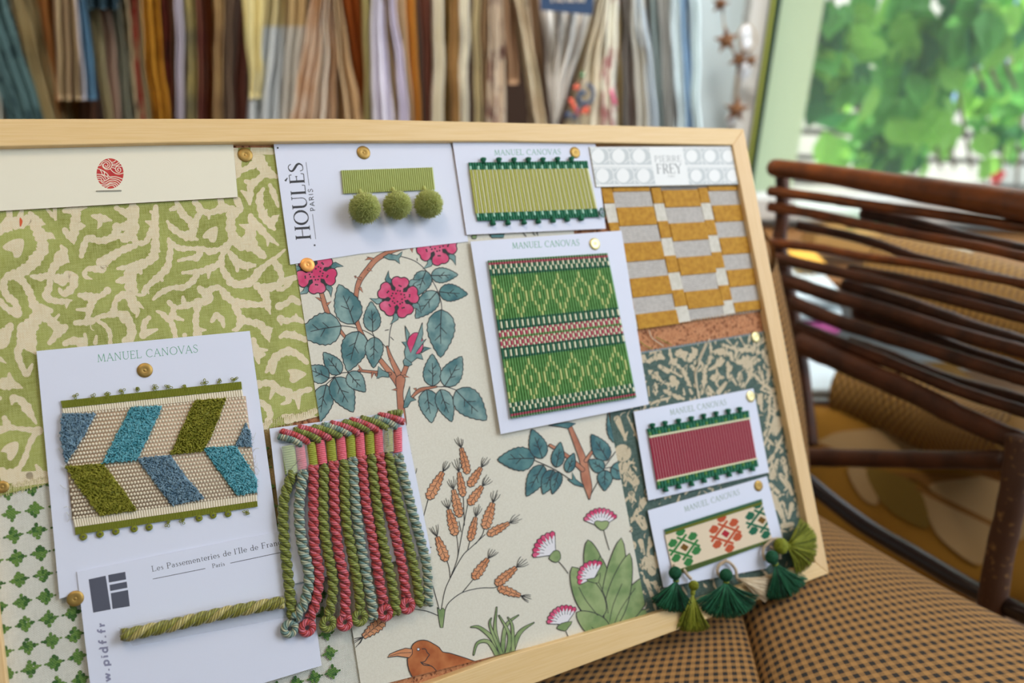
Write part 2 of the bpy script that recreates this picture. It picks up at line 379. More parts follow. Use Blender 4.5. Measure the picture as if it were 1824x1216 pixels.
oTR, oBR = L(1325, 229)[:2], L(1477, 1021)[:2]
iTR, iBR = L(1305, 258)[:2], L(1452, 1001)[:2]
oTL = L(-150, 217)[:2]; iTL = L(-62, 264)[:2]
RW = (oTR[0] - iTR[0] + oBR[0] - iBR[0]) / 2
topw = oTR[1] - iTR[1]
Hh = oTR[1] - oBR[1]
xl = L(6, 1160, 0)[0]                                                       # inner edge of the left rail
W0 = xl - RW
yT = (L(600, 211)[1] + oTR[1]) / 2; yB = (L(960, 1214)[1] + oBR[1]) / 2
print('board', RW, topw, yT, yB, W0, oTR, oBR, L(0, 213), L(0,262), L(600,251), iTR,L(960,1214))
board = thing('cork_board', 'pine framed cork notice board covered with pinned trimming samples, standing on the checked chair', 'notice board', (W0 / 2, 0, -.018))
def rail(pts, m):
    mb = MB(); slab(mb, ccw(pts), -.018, 0); n = mk('frame_rail', mb, m, board)
    bv = n.o.modifiers.new('b', 'BEVEL'); bv.width = .0007; bv.segments = 2
O4 = [(W0, L(0, 213)[1] + .0005), oTR, oBR, (W0, yB)]       # TL TR BR BL outer
tI = L(600, 251)[1]; 
I4 = [(xl, L(0, 262)[1]), iTR, iBR, (xl, yB + RW * .95)]
TM = [L(300, 211), L(600, 211), L(900, 218)]; IM = [L(300, 254), L(600, 251), L(900, 251)]
rail([O4[0]] + [p[:2] for p in TM] + [O4[1], I4[1]] + [p[:2] for p in IM[::-1]] + [I4[0]], wood)
rail([O4[1], O4[2], I4[2], I4[1]], woodv)
bmO = L(960, 1214)[:2]; bmI = L(890, 1172)[:2]
rail([O4[2], bmO, O4[3], I4[3], (bmI[0], bmI[1]), L(1190, 1086)[:2], I4[2]], wood)
rail([O4[3], O4[0], I4[0], I4[3]], woodv)
mb = MB(); slab(mb, ccw([(W0 + .003, yB + .004), (-.004, .004), (-.004, yT - .004), (W0 + .003, yT - .004)]), -.017, CORK); mk('cork_panel', mb, m_cork, board)

# ------------------------------------------------------------ green damask linen
dam_g = weave('linen_green', (120, 124, 34), (204, 206, 140), .0012, (160, 164, 82), cscale=34, depth=.9)
dam_c = weave('linen_cream', (210, 192, 148), (240, 234, 212), .0012, (226, 204, 164), cscale=30, depth=.9)
red_s = mat('red_stain', (214, 96, 60), .9)
mb = MB(); hD = CORK + .0012
dq = [(-70, 268), (530, 262), (625, 727), (400, 782), (85, 861), (-30, 890)]
slab(mb, ccw([L(p[0], p[1], hD)[:2] for p in dq]), CORK + .0006, hD, 0)
A = Art(mb, hD, [(-70, 268), (530, 262), (625, 727), (-30, 890)])
def strokes(z, lst, mi=1, sm=4, rag=.17):
    A.z = z; A.k = getattr(A, 'k', 0); A.b = getattr(A, 'b', A.h)
    for l in lst:
        A.k += 1; A.h = A.b + 3e-6 * (A.k % 26); q = cat_(l, 6); ph = random.uniform(0, 6); d = 0; out = []
        for k, p in enumerate(q):
            d += math.hypot(*(q[k] - q[max(k - 1, 0)])[:2]); out.append((p[0], p[1], p[2] * ((1.1 if rag < .2 else .84) + rag * math.sin(d * .115 + ph) + rag * .6 * math.sin(d * .05 + ph * 2))))
        A.line(out, mi, 0)
zA = Z(0, 360, 4.8625); zB = Z(220, 350, 4.8625); zC = Z(410, 250, 4.506); zD = Z(430, 500, 4.506); zE = Z(0, 580, 3.8)
strokes(zA, [
 [(0,260,50),(80,190,110),(170,180,90),(270,150,90),(310,210,90),(350,300,90),(370,400,90),(320,480,100),(250,560,90),(150,620,80),(60,650,60),(30,720,60),(60,810,60),(130,870,60),(150,960,70)],
 [(80,70,40),(85,170,50)],[(190,70,30),(170,150,60)],[(260,95,30),(330,170,70),(390,190,10)],[(350,300,60),(430,290,60),(475,315,10)],
 [(120,620,70),(200,690,60),(260,790,60),(290,880,70),(350,960,90),(420,1010,80),(500,1080,70),(560,1090,50)],[(500,1080,60),(480,1160,50),(430,1216,40)],[(470,1020,30),(510,975,22)],
 [(350,960,90),(280,1050,120),(230,1150,110),(270,1216,110)],[(350,920,80),(440,940,40)],[(0,860,50),(60,920,50),(150,970,60)],[(0,1160,90),(60,1120,90),(90,1070,50)],[(0,1216,90),(40,1200,60)],
 [(270,640,30),(350,650,55),(430,620,50),(470,560,70),(530,480,95),(550,420,70),(530,380,25)],[(530,480,100),(575,505,50),(600,520,10)],
 [(430,640,60),(430,720,50),(400,810,70),(430,840,50),(520,860,50),(620,850,20)],[(575,915,12),(580,860,60)],
 [(470,650,60),(540,670,90),(610,640,90),(640,710,70),(590,775,60),(540,790,50),(515,750,24)],
 [(560,75,40),(640,60,60),(750,45,14)],[(650,50,70),(660,120,70),(650,200,90),(730,205,30)],[(650,200,80),(640,300,60),(640,360,12)],[(560,240,40),(600,300,50),(640,350,20)],
 [(400,55,14),(450,105,36),(485,150,16)],[(475,60,30),(480,150,22)],
 [(800,118,20),(870,135,66),(965,158,16)],[(870,140,56),(865,190,40),(845,228,12)],[(1010,50,40),(1070,85,50),(1167,155,36)],[(1150,20,50),(1140,90,66),(1167,160,60)],
 [(1010,215,60),(1080,210,66),(1167,215,80)],[(1020,240,60),(960,310,55),(860,335,55),(770,310,55),(730,370,55),(705,465,45)],[(960,305,55),(1050,295,50),(1167,310,46)],
 [(1167,375,50),(1060,415,60),(990,455,66),(890,525,90),(880,580,66),(790,575,44),(745,590,40),(735,640,36),(795,665,14)],
 [(1020,575,26),(1090,565,44),(1167,570,80)],[(1135,570,70),(1130,650,80),(1015,685,40)],[(1140,640,60),(1145,780,80),(1060,805,60),(1000,860,46),(975,960,56),(870,990,36),(790,1030,56),(655,1045,44)],
 [(980,970,50),(1090,975,56),(1130,1050,56),(1145,1150,70),(1090,1200,60)],[(1110,800,60),(1140,900,46),(1167,960,24)],
 [(690,805,40),(790,820,70),(870,810,40),(930,765,60)],[(800,850,70),(770,950,50),(755,1040,50)],[(665,930,20),(765,930,40)],[(820,1020,16),(900,1060,36),(950,1130,36),(955,1216,34)],
 [(780,1035,9),(790,1095,8),(815,1110,6)],[(600,1205,60),(730,1200,50),(735,1145,24)],[(835,1160,24),(825,1216,50)],[(1050,290,20),(1110,262,50),(1167,255,50)]])
strokes(zB, [
 [(80,80,60),(110,140,60),(60,230,80),(0,265,60)],[(60,100,30),(0,140,50)],[(0,370,70),(80,350,60),(110,395,50),(180,400,40),(220,350,56),(265,260,66),(280,90,46)],[(235,130,26),(275,150,50)],[(195,215,16),(250,235,50)],
 [(275,260,60),(280,420,56),(310,475,20)],[(275,400,60),(265,500,76),(230,550,70),(130,600,80),(60,640,80),(50,740,76),(60,830,66),(90,930,60),(120,1000,40),(110,1045,10)],[(130,600,60),(150,660,30)],[(0,860,50),(60,860,60)],[(60,740,50),(110,745,10)],[(120,930,50),(175,968,10)],
 [(390,365,24),(408,430,50),(398,520,50),(380,610,60),(320,680,60),(250,740,50),(190,800,46),(165,850,36),(95,845,14)],[(310,690,56),(335,725,26)],[(200,800,36),(218,840,14)],
 [(395,390,40),(480,445,50),(580,450,36),(690,455,46),(750,475,56),(820,460,44),(880,440,56),(935,385,60)],[(670,470,50),(635,525,56),(560,535,34),(475,555,24)],
 [(380,215,22),(420,270,50),(500,325,56),(570,345,76),(640,372,20)],[(410,112,32),(470,100,46),(520,160,60),(600,240,60),(600,320,70)],[(590,250,60),(640,180,50),(670,110,50),(620,50,50)],[(460,50,36),(500,130,56)],[(630,200,50),(645,270,10)],
 [(650,110,60),(740,140,46),(840,110,66),(900,100,66),(960,140,66),(935,220,46),(935,320,56),(960,380,80),(1040,400,90),(1120,440,90)],[(740,140,50),(740,190,20)],[(840,30,50),(860,110,60)],[(970,25,36),(1005,100,60),(960,140,60)],[(1080,10,40),(1095,65,20)],
 [(880,450,56),(850,530,46),(850,590,50),(865,640,50),(920,720,60),(980,765,50),(1080,750,60),(1160,680,50)],[(850,560,46),(800,600,56),(700,640,56),(640,650,46),(515,660,26)],[(740,640,50),(735,705,14)],[(640,660,56),(600,730,50),(520,785,50),(420,790,40),(320,835,46),(258,890,20)],
 [(890,450,30),(940,510,46),(1000,570,56),(1060,600,50),(1140,600,20)],[(985,570,50),(985,640,30)],[(1070,600,40),(1075,638,12)],
 [(660,795,46),(700,830,60),(750,805,50),(830,790,46),(890,860,66),(950,905,56),(1040,920,56),(1167,940,46)],[(720,840,90),(735,900,60),(650,920,76),(635,1000,50),(625,1080,50),(640,1190,60)],[(640,1155,46),(712,1155,16)],[(650,905,46),(540,945,46),(515,870,34)],[(560,940,50),(450,960,36),(395,915,40)],[(440,950,46),(430,1030,46),(515,1068,26)],[(430,1020,50),(390,1060,56),(330,1010,36),(288,993,20)],[(400,1060,56),(430,1130,46),(450,1216,40)],
 [(950,910,56),(990,1000,56),(1010,1070,50),(990,1140,46),(945,1155,20)],[(1010,1080,60),(1080,1080,50),(1167,1100,30)],[(765,1080,26),(805,1030,56),(850,1065,46),(868,1130,24)],
 [(220,1050,40),(180,1100,46),(170,1200,56)],[(200,1180,60),(290,1150,20)],[(0,1050,90),(50,1100,56),(60,1216,60)],[(1090,180,36),(1110,240,56),(1085,310,60),(1060,400,80)],[(1005,242,14),(1065,268,36)],[(1110,200,46),(1167,275,40)],[(530,1200,40),(540,1180,10)]])
strokes(zC, [
 [(30,70,60),(60,230,70),(40,290,40)],[(180,100,60),(230,160,90),(290,250,80),(370,290,40)],[(230,160,80),(170,205,50),(90,245,36)],[(200,75,56),(340,90,50)],[(280,260,60),(230,310,46),(170,360,56),(160,430,50),(155,510,26)],[(125,328,26),(180,350,50)],[(90,405,14),(140,440,50)],
 [(60,480,50),(95,545,30)],[(5,560,60),(5,700,70),(25,780,70)],[(265,390,24),(240,440,50),(240,520,56),(265,600,60),(310,660,60),(355,712,26)],[(265,600,50),(295,555,10)],[(330,660,66),(365,620,40),(390,600,10)],[(320,360,30),(350,430,46),(385,530,20)],
 [(165,605,40),(180,680,60),(160,770,66),(90,850,70)],[(80,678,16),(150,700,50)],[(170,620,40),(240,705,56),(300,770,46),(385,838,16)],[(305,780,40),(300,845,14)],[(170,800,70),(205,870,66),(270,930,50)],[(30,760,60),(60,830,66)],
 [(440,875,14),(380,930,30),(300,990,40),(220,1060,56),(170,1130,60),(60,1150,50),(0,1135,56)],[(340,960,40),(380,1010,56),(410,1080,46),(400,1150,46),(330,1180,56),(215,1170,50)],[(400,1140,60),(520,1100,40)],[(0,920,36),(60,985,56),(130,1000,50),(205,995,10)],[(50,990,40),(58,1050,20)],[(370,10,200),(440,20,200)]][:-1])
strokes(zD, [
 [(130,35,46),(190,110,66),(210,200,50),(232,265,12)],[(190,60,60),(270,30,40)],[(170,190,40),(80,195,36),(0,190,50)],[(290,75,20),(340,60,36),(390,10,40)],[(300,205,50),(360,180,46),(410,145,50),(465,180,40)],
 [(315,310,40),(320,350,20)],[(315,305,50),(350,320,56),(400,315,36),(440,300,40),(490,330,36)],[(438,270,14),(445,310,50)],[(315,450,30),(350,430,50),(430,440,50),(510,470,40)],[(430,440,50),(425,405,14)],[(345,440,30),(342,410,10)],[(0,310,60),(80,335,46),(150,350,60),(205,430,56),(225,490,10)],[(210,400,60),(250,380,10)],
 [(95,480,50),(110,560,60),(140,660,20)],[(110,560,60),(205,555,24)],[(145,600,60),(180,590,30)],[(200,730,24),(245,670,60),(280,610,60),(370,565,60),(450,590,50),(525,655,36)],[(250,660,60),(250,730,40)],
 [(140,830,56),(200,820,50),(270,835,50),(300,880,56),(370,890,60),(420,920,56),(480,890,46),(550,870,40)],[(265,850,50),(230,945,14)],[(370,910,50),(375,965,40),(320,990,14)],[(450,930,46),(460,1025,18)],[(150,970,50),(210,1020,50),(230,1090,50),(190,1170,50)],[(335,1085,30),(420,1100,60),(500,1090,56),(590,1045,50)],[(365,1120,50),(400,1140,30)],[(530,1100,66),(590,1110,50)]])
strokes(zE, [
 [(0,90,110),(40,60,70),(75,20,30)],[(150,60,60),(230,85,50),(190,40,46)],[(160,20,80),(160,100,80),(120,180,46),(150,280,40),(185,322,40),(218,262,22)],[(200,130,70),(240,185,20)],[(330,112,16),(400,40,56),(440,10,50)],[(440,120,30),(500,100,50),(560,120,60)],
 [(0,225,30),(40,252,8)],[(0,400,60),(60,390,76),(150,420,14)],[(62,325,20),(70,390,70)],[(90,490,40),(140,505,50),(190,570,56),(245,660,14)],[(80,530,14),(90,490,40)],[(0,490,24)],
 [(30,625,36),(60,680,46),(130,695,26),(260,710,50)],[(0,705,60),(60,690,30)],[(250,710,40),(200,800,34),(170,890,36),(120,975,40),(60,1000,56),(0,990,66)],[(245,945,20),(270,1000,46),(200,1015,40)],[(40,1030,60),(300,1012,60)],[(100,1075,30),(310,1045,30)]])
A.h = A.b + 9e-5
A.z = zA; A.poly([(25,380),(110,325),(200,320),(205,390),(175,470),(125,478),(105,430),(45,415)], 1, 3)
A.z = zB; A.poly([(690,330),(740,280),(810,258),(815,320),(795,392),(750,392),(735,365),(690,362)], 1, 3)
A.z = zD; A.poly([(370,715),(440,708),(523,745),(470,790),(420,820),(385,800),(390,750)], 1, 3)
A.z = zE; A.poly([(5,850),(50,800),(120,785),(120,850),(80,910),(50,900),(45,860)], 1, 3)
A.z = zA; A.line([(175,135,8),(182,165,26),(178,205,12)], 2, 3)
damask = mk('fabric_swatch', mb, [dam_g, dam_c, red_s], label='large leaf-green and cream scroll printed linen swatch pinned on the left of the board', cat='fabric')
mb = MB()
for i in range(170):                                                       # frayed lower edge
    t = i / 169; x0, y0 = -28 + t * 590, 889 - t * 148 + 2 * math.sin(i * 1.7)
    p = L(x0, y0 - 14, hD + .0003); q = L(x0 + random.uniform(-2, 2), y0 + random.uniform(0, 4), hD - .0003)
    tube(mb, [p, q], .00022, 4, 0, False)
mk('frayed_edge', mb, mat('fray', (216, 205, 160), .9), damask)
# ------------------------------------------------------------ checked fabric, lower left
ck_c = weave('check_ground', (205, 203, 190), (238, 236, 226), .0011, (196, 194, 182), depth=1, cscale=60)
ck_g = weave('check_green', (52, 98, 52), (132, 158, 84), .0016, (92, 128, 58), depth=1, cscale=120)
mb = MB(); hK = CORK + .0005
slab(mb, ccw([L(*p, hK)[:2] for p in [(-30, 880), (480, 770), (590, 900), (664, 1230), (700, 1360), (20, 1420)]]), CORK + .00005, hK, 0)
A = Art(mb, hK, [(-45, 866), (480, 740), (560, 880), (643, 1226), (640, 1300), (5, 1330)])
a0 = np.array(L(19.6, 914.8, hK)[:2]); a1 = np.array(L(55.1, 1190.4, hK)[:2]); b0 = np.array(L(61.7, 907.2, hK)[:2])
ev = (a1 - a0) / 7; eu = b0 - a0
Lp = MB()
for i in range(-3, 15):
    for j in range(-3, 15):
        o = a0 + eu * i + ev * j; lv = np.linalg.norm(ev); cell = .0095
        for (gx, gy) in [(0,0),(1,0),(-1,0),(0,1),(0,-1),(2,0),(-2,0),(0,2),(0,-2),(1,1),(-1,1),(1,-1),(-1,-1),(3,0),(-3,0)]:
            s_ = .135; c = o + (eu * gx * .125 + ev * gy * .145) + np.array([random.gauss(0, .0002), random.gauss(0, .0002)])
            ux = eu * (.095 if abs(gx) < 3 else .07) * random.uniform(.8, 1.15); uy = ev * (.105 if abs(gx) < 3 else .05) * random.uniform(.8, 1.15)
            pts = [c + ux * math.cos(a) + uy * math.sin(a) for a in [2 * PI * q / 10 for q in range(10)]]
            # keep to the swatch outline
            pp = [(p[0], p[1]) for p in pts]
            cl = ccw([L(*p, hK)[:2] for p in [(-30, 880), (480, 770), (590, 900), (664, 1230), (700, 1360), (20, 1420)]])
            pp = clipconv(ccw(pp), cl)
            if len(pp) > 2: A.h += 4e-7; mb.add([(p[0], p[1], A.h) for p in pp], [list(range(len(pp)))], random.choice((1, 1, 2)))
mk('fabric_swatch', mb, [ck_c, ck_g, weave('check_dark', (34, 74, 44), (92, 124, 66), .0016, (60, 100, 46), depth=1, cscale=120)], label='cream woven swatch with rows of small green crosses at the lower left corner', cat='fabric')
mb = MB(); sheet(mb, [(468, 758), (520, 748), (580, 960), (500, 975)], CORK + .00095, .0003)
mk('fabric_swatch', mb, weave('olive_print', (74, 74, 30), (150, 128, 84), .0025, (190, 160, 110), depth=.8, cscale=70), label='narrow strip of dark olive and tan cloth between two white sample cards', cat='fabric')

# ------------------------------------------------------------ slate green leaf weave, right
tl_g = weave('leaf_weave_green', (48, 70, 58), (126, 146, 142), .0022, (50, 72, 60), depth=1)
tl_c = weave('leaf_weave_cream', (196, 176, 144), (228, 216, 190), .0022, (190, 170, 138), depth=1)
mb = MB(); hT = CORK + .0008
tq = [(1078, 640), (1375, 590), (1452, 998), (1120, 1108)]
slab(mb, ccw([L(*p, hT)[:2] for p in tq]), CORK + .0001, hT, 0)
A = Art(mb, hT, tq)
strokes(Z(1140, 580, 6.08), [
 [(400,280,50),(460,300,110),(490,370,30)],[(530,380,40),(570,320,90),(600,270,50)],[(320,230,25),(330,320,36),(370,400,35),(450,470,50),(500,560,60),(545,650,16)],[(215,440,40),(300,490,50)],[(330,480,36),(450,550,36)],[(350,570,60),(390,630,80),(260,625,20)],[(400,650,50),(390,690,20)],[(100,490,60),(170,540,80),(225,600,30)],[(100,380,40),(150,350,50)],[(170,310,40),(180,370,50)],[(215,330,60),(250,350,70)],[(120,290,50),(200,265,16)],[(165,620,20),(165,700,76),(170,750,20)],[(260,700,40),(360,750,50),(470,790,40)],[(470,680,14),(478,740,36)],
 [(740,150,30),(650,340,30),(640,420,30),(600,520,30),(640,780,25)],[(760,190,26),(770,300,36),(740,400,50),(700,470,50),(700,580,60),(670,740,26)],[(660,390,26),(700,470,40)],[(880,360,60),(870,410,60),(740,480,26)],[(880,200,40),(960,230,36),(1080,260,50),(1230,265,50),(1290,290,50)],[(1260,210,30),(1380,150,30)],[(920,130,24),(1040,250,20)],[(1080,120,30),(1160,230,24),(1190,110,30)],[(1240,200,30),(1215,270,30)],[(820,270,30),(870,280,70)],[(930,250,60),(930,310,60)],[(980,300,40),(1000,370,40)],[(950,400,60),(960,480,50),(940,510,20)],[(1050,400,40),(1170,380,130),(1300,370,24)],[(1160,320,20),(1180,450,130),(1200,540,50)],[(765,570,40),(830,560,100),(910,560,20)],[(830,500,30),(830,620,30)],[(980,540,50),(1045,640,26)],[(1080,500,30),(1080,560,64),(1080,650,24)],[(1185,560,40),(1130,660,16)],[(930,620,30),(850,720,50)],[(740,660,30),(790,740,50)],
 [(1290,450,30),(1310,520,50),(1350,630,20)],[(1390,460,30),(1390,560,50),(1370,640,20)],[(1250,540,40),(1330,630,40),(1440,700,60)],[(1440,580,30),(1500,700,40)],[(1350,330,50),(1400,420,50)],[(1380,210,50),(1350,280,50)],[(1310,690,40),(1420,730,50)],[(1300,760,50),(1300,830,70)],[(1410,780,20),(1400,960,30)],[(1460,800,50),(1540,740,24)],[(40,330,40),(20,400,30)],[(40,540,40)],[(90,660,30),(100,760,30)],[(230,800,50),(300,790,30)],[(130,840,40),(200,810,30)],[(560,730,40),(540,690,20)],[(560,440,50),(585,470,30)],[(800,130,20),(820,200,20)]], rag=.28)
strokes(Z(1340, 700, 3.683), [
 [(60,10,50),(50,60,40)],[(110,20,20),(110,150,22),(80,280,24)],[(145,30,18),(140,180,20),(95,300,20)],[(180,50,60),(150,100,50)],[(170,190,80),(150,260,56)],[(200,280,22),(160,370,22),(120,440,30)],[(110,310,30),(140,340,20)],[(165,440,20),(130,550,30)],[(200,430,30),(220,500,36),(225,540,20)],[(240,380,20),(250,470,26)],[(185,540,30),(230,600,50)],[(120,600,30),(170,650,60)],[(140,690,50),(165,750,40)],[(205,720,24),(235,820,16)],[(260,730,40),(240,820,16)],[(185,770,36),(215,860,16)],[(240,600,30),(260,660,60)],[(285,560,30),(290,640,40)],[(200,870,40),(260,860,30)],[(230,300,40),(225,360,30)],[(270,460,30),(260,520,40)],[(300,720,30),(310,800,30)]], rag=.3)
strokes(Z(1080, 720, 3.117), [
 [(60,80,46),(110,200,30)],[(120,70,26),(190,220,22)],[(90,270,76),(100,300,60)],[(95,350,50),(160,430,40)],[(140,500,30),(140,540,40)],[(205,540,30),(190,580,40)],[(190,640,40),(210,680,60)],[(190,760,36),(210,830,30)],[(240,740,30),(230,840,20)],[(240,880,70),(255,930,50)],[(225,980,30),(260,1080,24)],[(280,850,30),(290,900,30)],[(270,990,30),(300,1060,30)],[(160,600,30),(150,640,30)]], rag=.35)
def inq(p, q):
    return len(clipconv([(p[0], -p[1]), (p[0] + .1, -p[1]), (p[0], -p[1] - .1)], ccw([(a, -b) for a, b in q]))) > 2
A.z = lambda p: p; A.h = A.b + 9e-5
for _ in range(760):                                                       # fine twigs and small leaves filling the ground
    A.h = A.b + 9e-5 + 2e-6 * (_ % 40)
    x, y = random.uniform(1085, 1450), random.uniform(600, 1095); a = random.uniform(-2.6, -.5); l_ = random.uniform(6, 17); k = random.uniform(-.5, .5)
    if not inq((x, y), tq): continue
    w_ = random.choice((1.6, 1.8, 4.2, 5.0))
    A.line([(x, y, w_ * .6), (x + l_ * .5 * math.cos(a), y + l_ * .5 * math.sin(a), w_), (x + l_ * math.cos(a + k), y + l_ * math.sin(a + k), w_ * .4)], 1, 3)
for _ in range(900):                                                       # dark veins across the pale leaves
    A.h = A.b + 1.8e-4 + 2e-6 * (_ % 40)
    x, y = random.uniform(1085, 1450), random.uniform(600, 1095); a = random.uniform(-2.4, -.7); l_ = random.uniform(5, 12)
    A.line([(x, y, 1.5), (x + l_ * math.cos(a), y + l_ * math.sin(a), 1.0)], 0, 0, caps=False)
leafw = mk('fabric_swatch', mb, [tl_g, tl_c], label='slate green and beige leaf-patterned woven swatch down the right side of the board', cat='fabric')
mb = MB()
for i in range(60):                                                        # pinked top edge
    t = i / 59; x, y = 1080 + 295 * t, 639.5 - 49 * t
    s_ = 2.6; pts = [L(x - s_, y + .4, hT), L(x + s_, y, hT), L(x + .2, y - 4.5, hT)]
    slab(mb, ccw([p[:2] for p in pts]), hT - .0005, hT)
mk('pinked_edge', mb, mat('pinked', (138, 158, 164), .9), leafw)

# ------------------------------------------------------------ rose and wheat wallpaper
paper = mat('wallpaper', (222, 217, 202), .8, (216, 210, 194), 700, 2, .15, 1600)
ink = mat('ink', (52, 52, 54), .7)
teal = mat('teal_print', (76, 116, 120), .7, (136, 164, 160), 70, 3, 0, contrast=(.38, .62))
teal2 = mat('deep_teal_print', (58, 100, 108), .7, (92, 134, 134), 80, 3, 0, contrast=(.38, .62))
pink = mat('rose_print', (204, 62, 106), .7, (218, 108, 140), 90, 2, 0, contrast=(.4, .7))
brown = mat('stem_print', (170, 108, 84), .7, (192, 132, 104), 90, 2)
wheatm = mat('wheat_print', (206, 136, 92), .7, (216, 154, 112), 90, 2)
sage = mat('sage_print', (120, 144, 92), .7, (152, 168, 116), 60, 3, contrast=(.4, .6))
birdm = mat('bird_print', (160, 84, 44), .7, (192, 118, 70), 60, 3, contrast=(.4, .62))
whitep = mat('white_print', (228, 224, 228), .7)
MW = [paper, ink, teal, teal2, pink, brown, wheatm, sage, birdm, whitep]
P_, IK, TE, T2, PK, BR_, WH, SG, BD, WT = range(10)
mb = MB(); hW = CORK + .0018
wq = [(523, 446), (836, 418), (1020, 402), (1152, 1094), (1060, 1121), (890, 1166), (650, 1230), (643, 1226)]
wq = [(523, 446), (836, 416.5), (1020, 401), (1153, 1099), (900, 1163), (644, 1228)]
sheet(mb, wq, hW, .0003)
A = Art(mb, hW, wq)
def leaf(b_, t, w, m=TE, serr=True, veins=True, round_=False, ow=1.6):
    bx, by = A.z(b_); tx, ty = A.z(t); w = A.z((0, 0, w))[2]; dx, dy = tx - bx, ty - by; l = math.hypot(dx, dy); ux, uy = dx / l, dy / l; nx, ny = -uy, ux
    n = 16; side = []
    def prof(s):
        if round_: return .5 * w * (math.sin(PI * min(s, 1) ** .75) ** .62)
        return .5 * w * (math.sin(PI * s ** .78)) ** .78 * (1 - .25 * s)
    def pt(s, sg):
        h = prof(s) * 1.12
        if serr and .15 < s < .95: h += (1 if int(s * n) % 2 else -.6) * .022 * w
        return (bx + ux * l * s + nx * h * sg, by + uy * l * s + ny * h * sg)
    pts = [pt(i / n, 1) for i in range(n + 1)] + [pt(i / n, -1) for i in range(n - 1, 0, -1)]
    A.h += A.step; A.face(pts, m)
    cl = pts + [pts[0]]
    A.line([(p[0], p[1], ow) for p in cl], IK, 0, raw=True, caps=False)
    if veins:
        A.line([(bx, by, ow * 1.1), (bx + ux * l * .4 + nx * w * .02, by + uy * l * .4 + ny * w * .02, ow), (bx + ux * l * .72, by + uy * l * .72, ow * .7)], IK, 3, raw=True)
        for s, sg in ((.28, 1), (.38, -1), (.52, 1)) if w > 16 else ((.35, 1), (.45, -1)):
            x, y = bx + ux * l * s, by + uy * l * s
            A.line([(x, y, ow), (x + ux * l * .13 + nx * sg * w * .22, y + uy * l * .13 + ny * sg * w * .22, ow * .7)], IK, 0, raw=True)
zF = Z(520, 410, 3.475); A.z = zF
def vine(l, m=BR_): A.line(l, m, 5, out=IK, ow=1.2)
# thin stems
for l in ([(300,590),(400,605),(500,650),(600,740)],[(120,880),(230,915),(300,885),(360,878),(430,870)],[(265,905),(205,960)],[(675,162),(760,190),(830,250),(890,350),(920,430),(928,490)],[(630,550),(608,620),(600,720)],[(860,965),(900,968),(960,970),(1020,990)],[(835,985),(850,975)],[(830,250),(775,400)],[(905,380),(880,400)],[(860,282),(845,270)],[(495,625),(510,660)],[(415,605),(385,578)],[(940,965),(925,970)],[(775,190),(775,172)],[(575,620),(600,615)],[(610,660),(630,680)],[(345,878),(410,640)]):
    A.line([(p[0], p[1], 5.6) for p in l], IK, 4, caps=False)
for sg in ([(770,88,22),(640,120,24),(530,175,28),(470,240,30),(420,310,28),(400,380,24),(395,450,22)],[(395,540,20),(440,660,24),(545,800,24),(640,920,38),(670,960,50)],[(178,370,20),(200,450,26),(228,530,26)],[(290,610,18),(325,655,14)],[(590,720,8),(612,790,20),(670,910,34)],[(710,838,24),(690,890,28),(672,935,40)],[(745,1030,10),(790,990,20),(850,975,12),(895,968,6)],[(610,888,12),(530,880,14),(415,868,10)],[(672,925,56),(668,1010,36),(676,1100,40),(688,1195,40)]): vine(sg)
A.z = zF
for x, y, a, l in ((500,180,200,40),(480,172,150,34),(620,110,260,34),(740,110,80,34),(430,300,190,42),(420,355,60,42),(470,240,30,34),(395,290,200,10),(180,430,200,40),(215,460,330,34),(235,520,30,20),(690,900,20,42),(650,985,170,34),(500,880,100,44),(520,890,60,40),(430,868,240,44),(610,800,160,14),(770,985,190,20),(750,1040,30,20)):
    r_ = math.radians(a); c_, s_ = math.cos(r_), math.sin(r_)
    A.poly([(x - s_ * 9, y + c_ * 9), (x + c_ * l, y + s_ * l - 4), (x + s_ * 9, y - c_ * 9)], BR_, 0, IK, 1.1)
for b_, t, w in (((385,580),(290,335),165),((305,592),(40,640),195),((500,628),(490,440),105),((415,625),(345,875),160),((512,660),(505,852),110),((300,890),(195,755),100),((230,915),(80,850),112),((212,955),(165,1195),125),((265,910),(380,1125),145),((350,880),(455,1000),105),((830,250),(775,405),112),((898,380),(765,545),120),((860,280),(1028,275),92),((910,380),(1088,395),105),((925,490),(920,787),168),((870,965),(868,765),112),((945,965),(1052,780),127),((835,985),(865,1192),122),((917,985),(990,1185),108),((1015,990),(1205,1175),165)): leaf(b_, t, w, TE if (b_[0] < 820) else T2 if b_[0] > 905 and b_[1] < 400 else TE)
for pts in ([(565,165),(600,145),(650,155),(685,130),(675,160),(662,175),(668,208),(640,185),(600,182)],[(600,910),(560,905),(525,918),(530,890),(535,840),(560,865),(600,885)],[(690,1100),(695,1060),(730,965),(735,1030),(770,1050),(735,1060),(715,1095)]): A.poly(pts, TE, 0, IK)
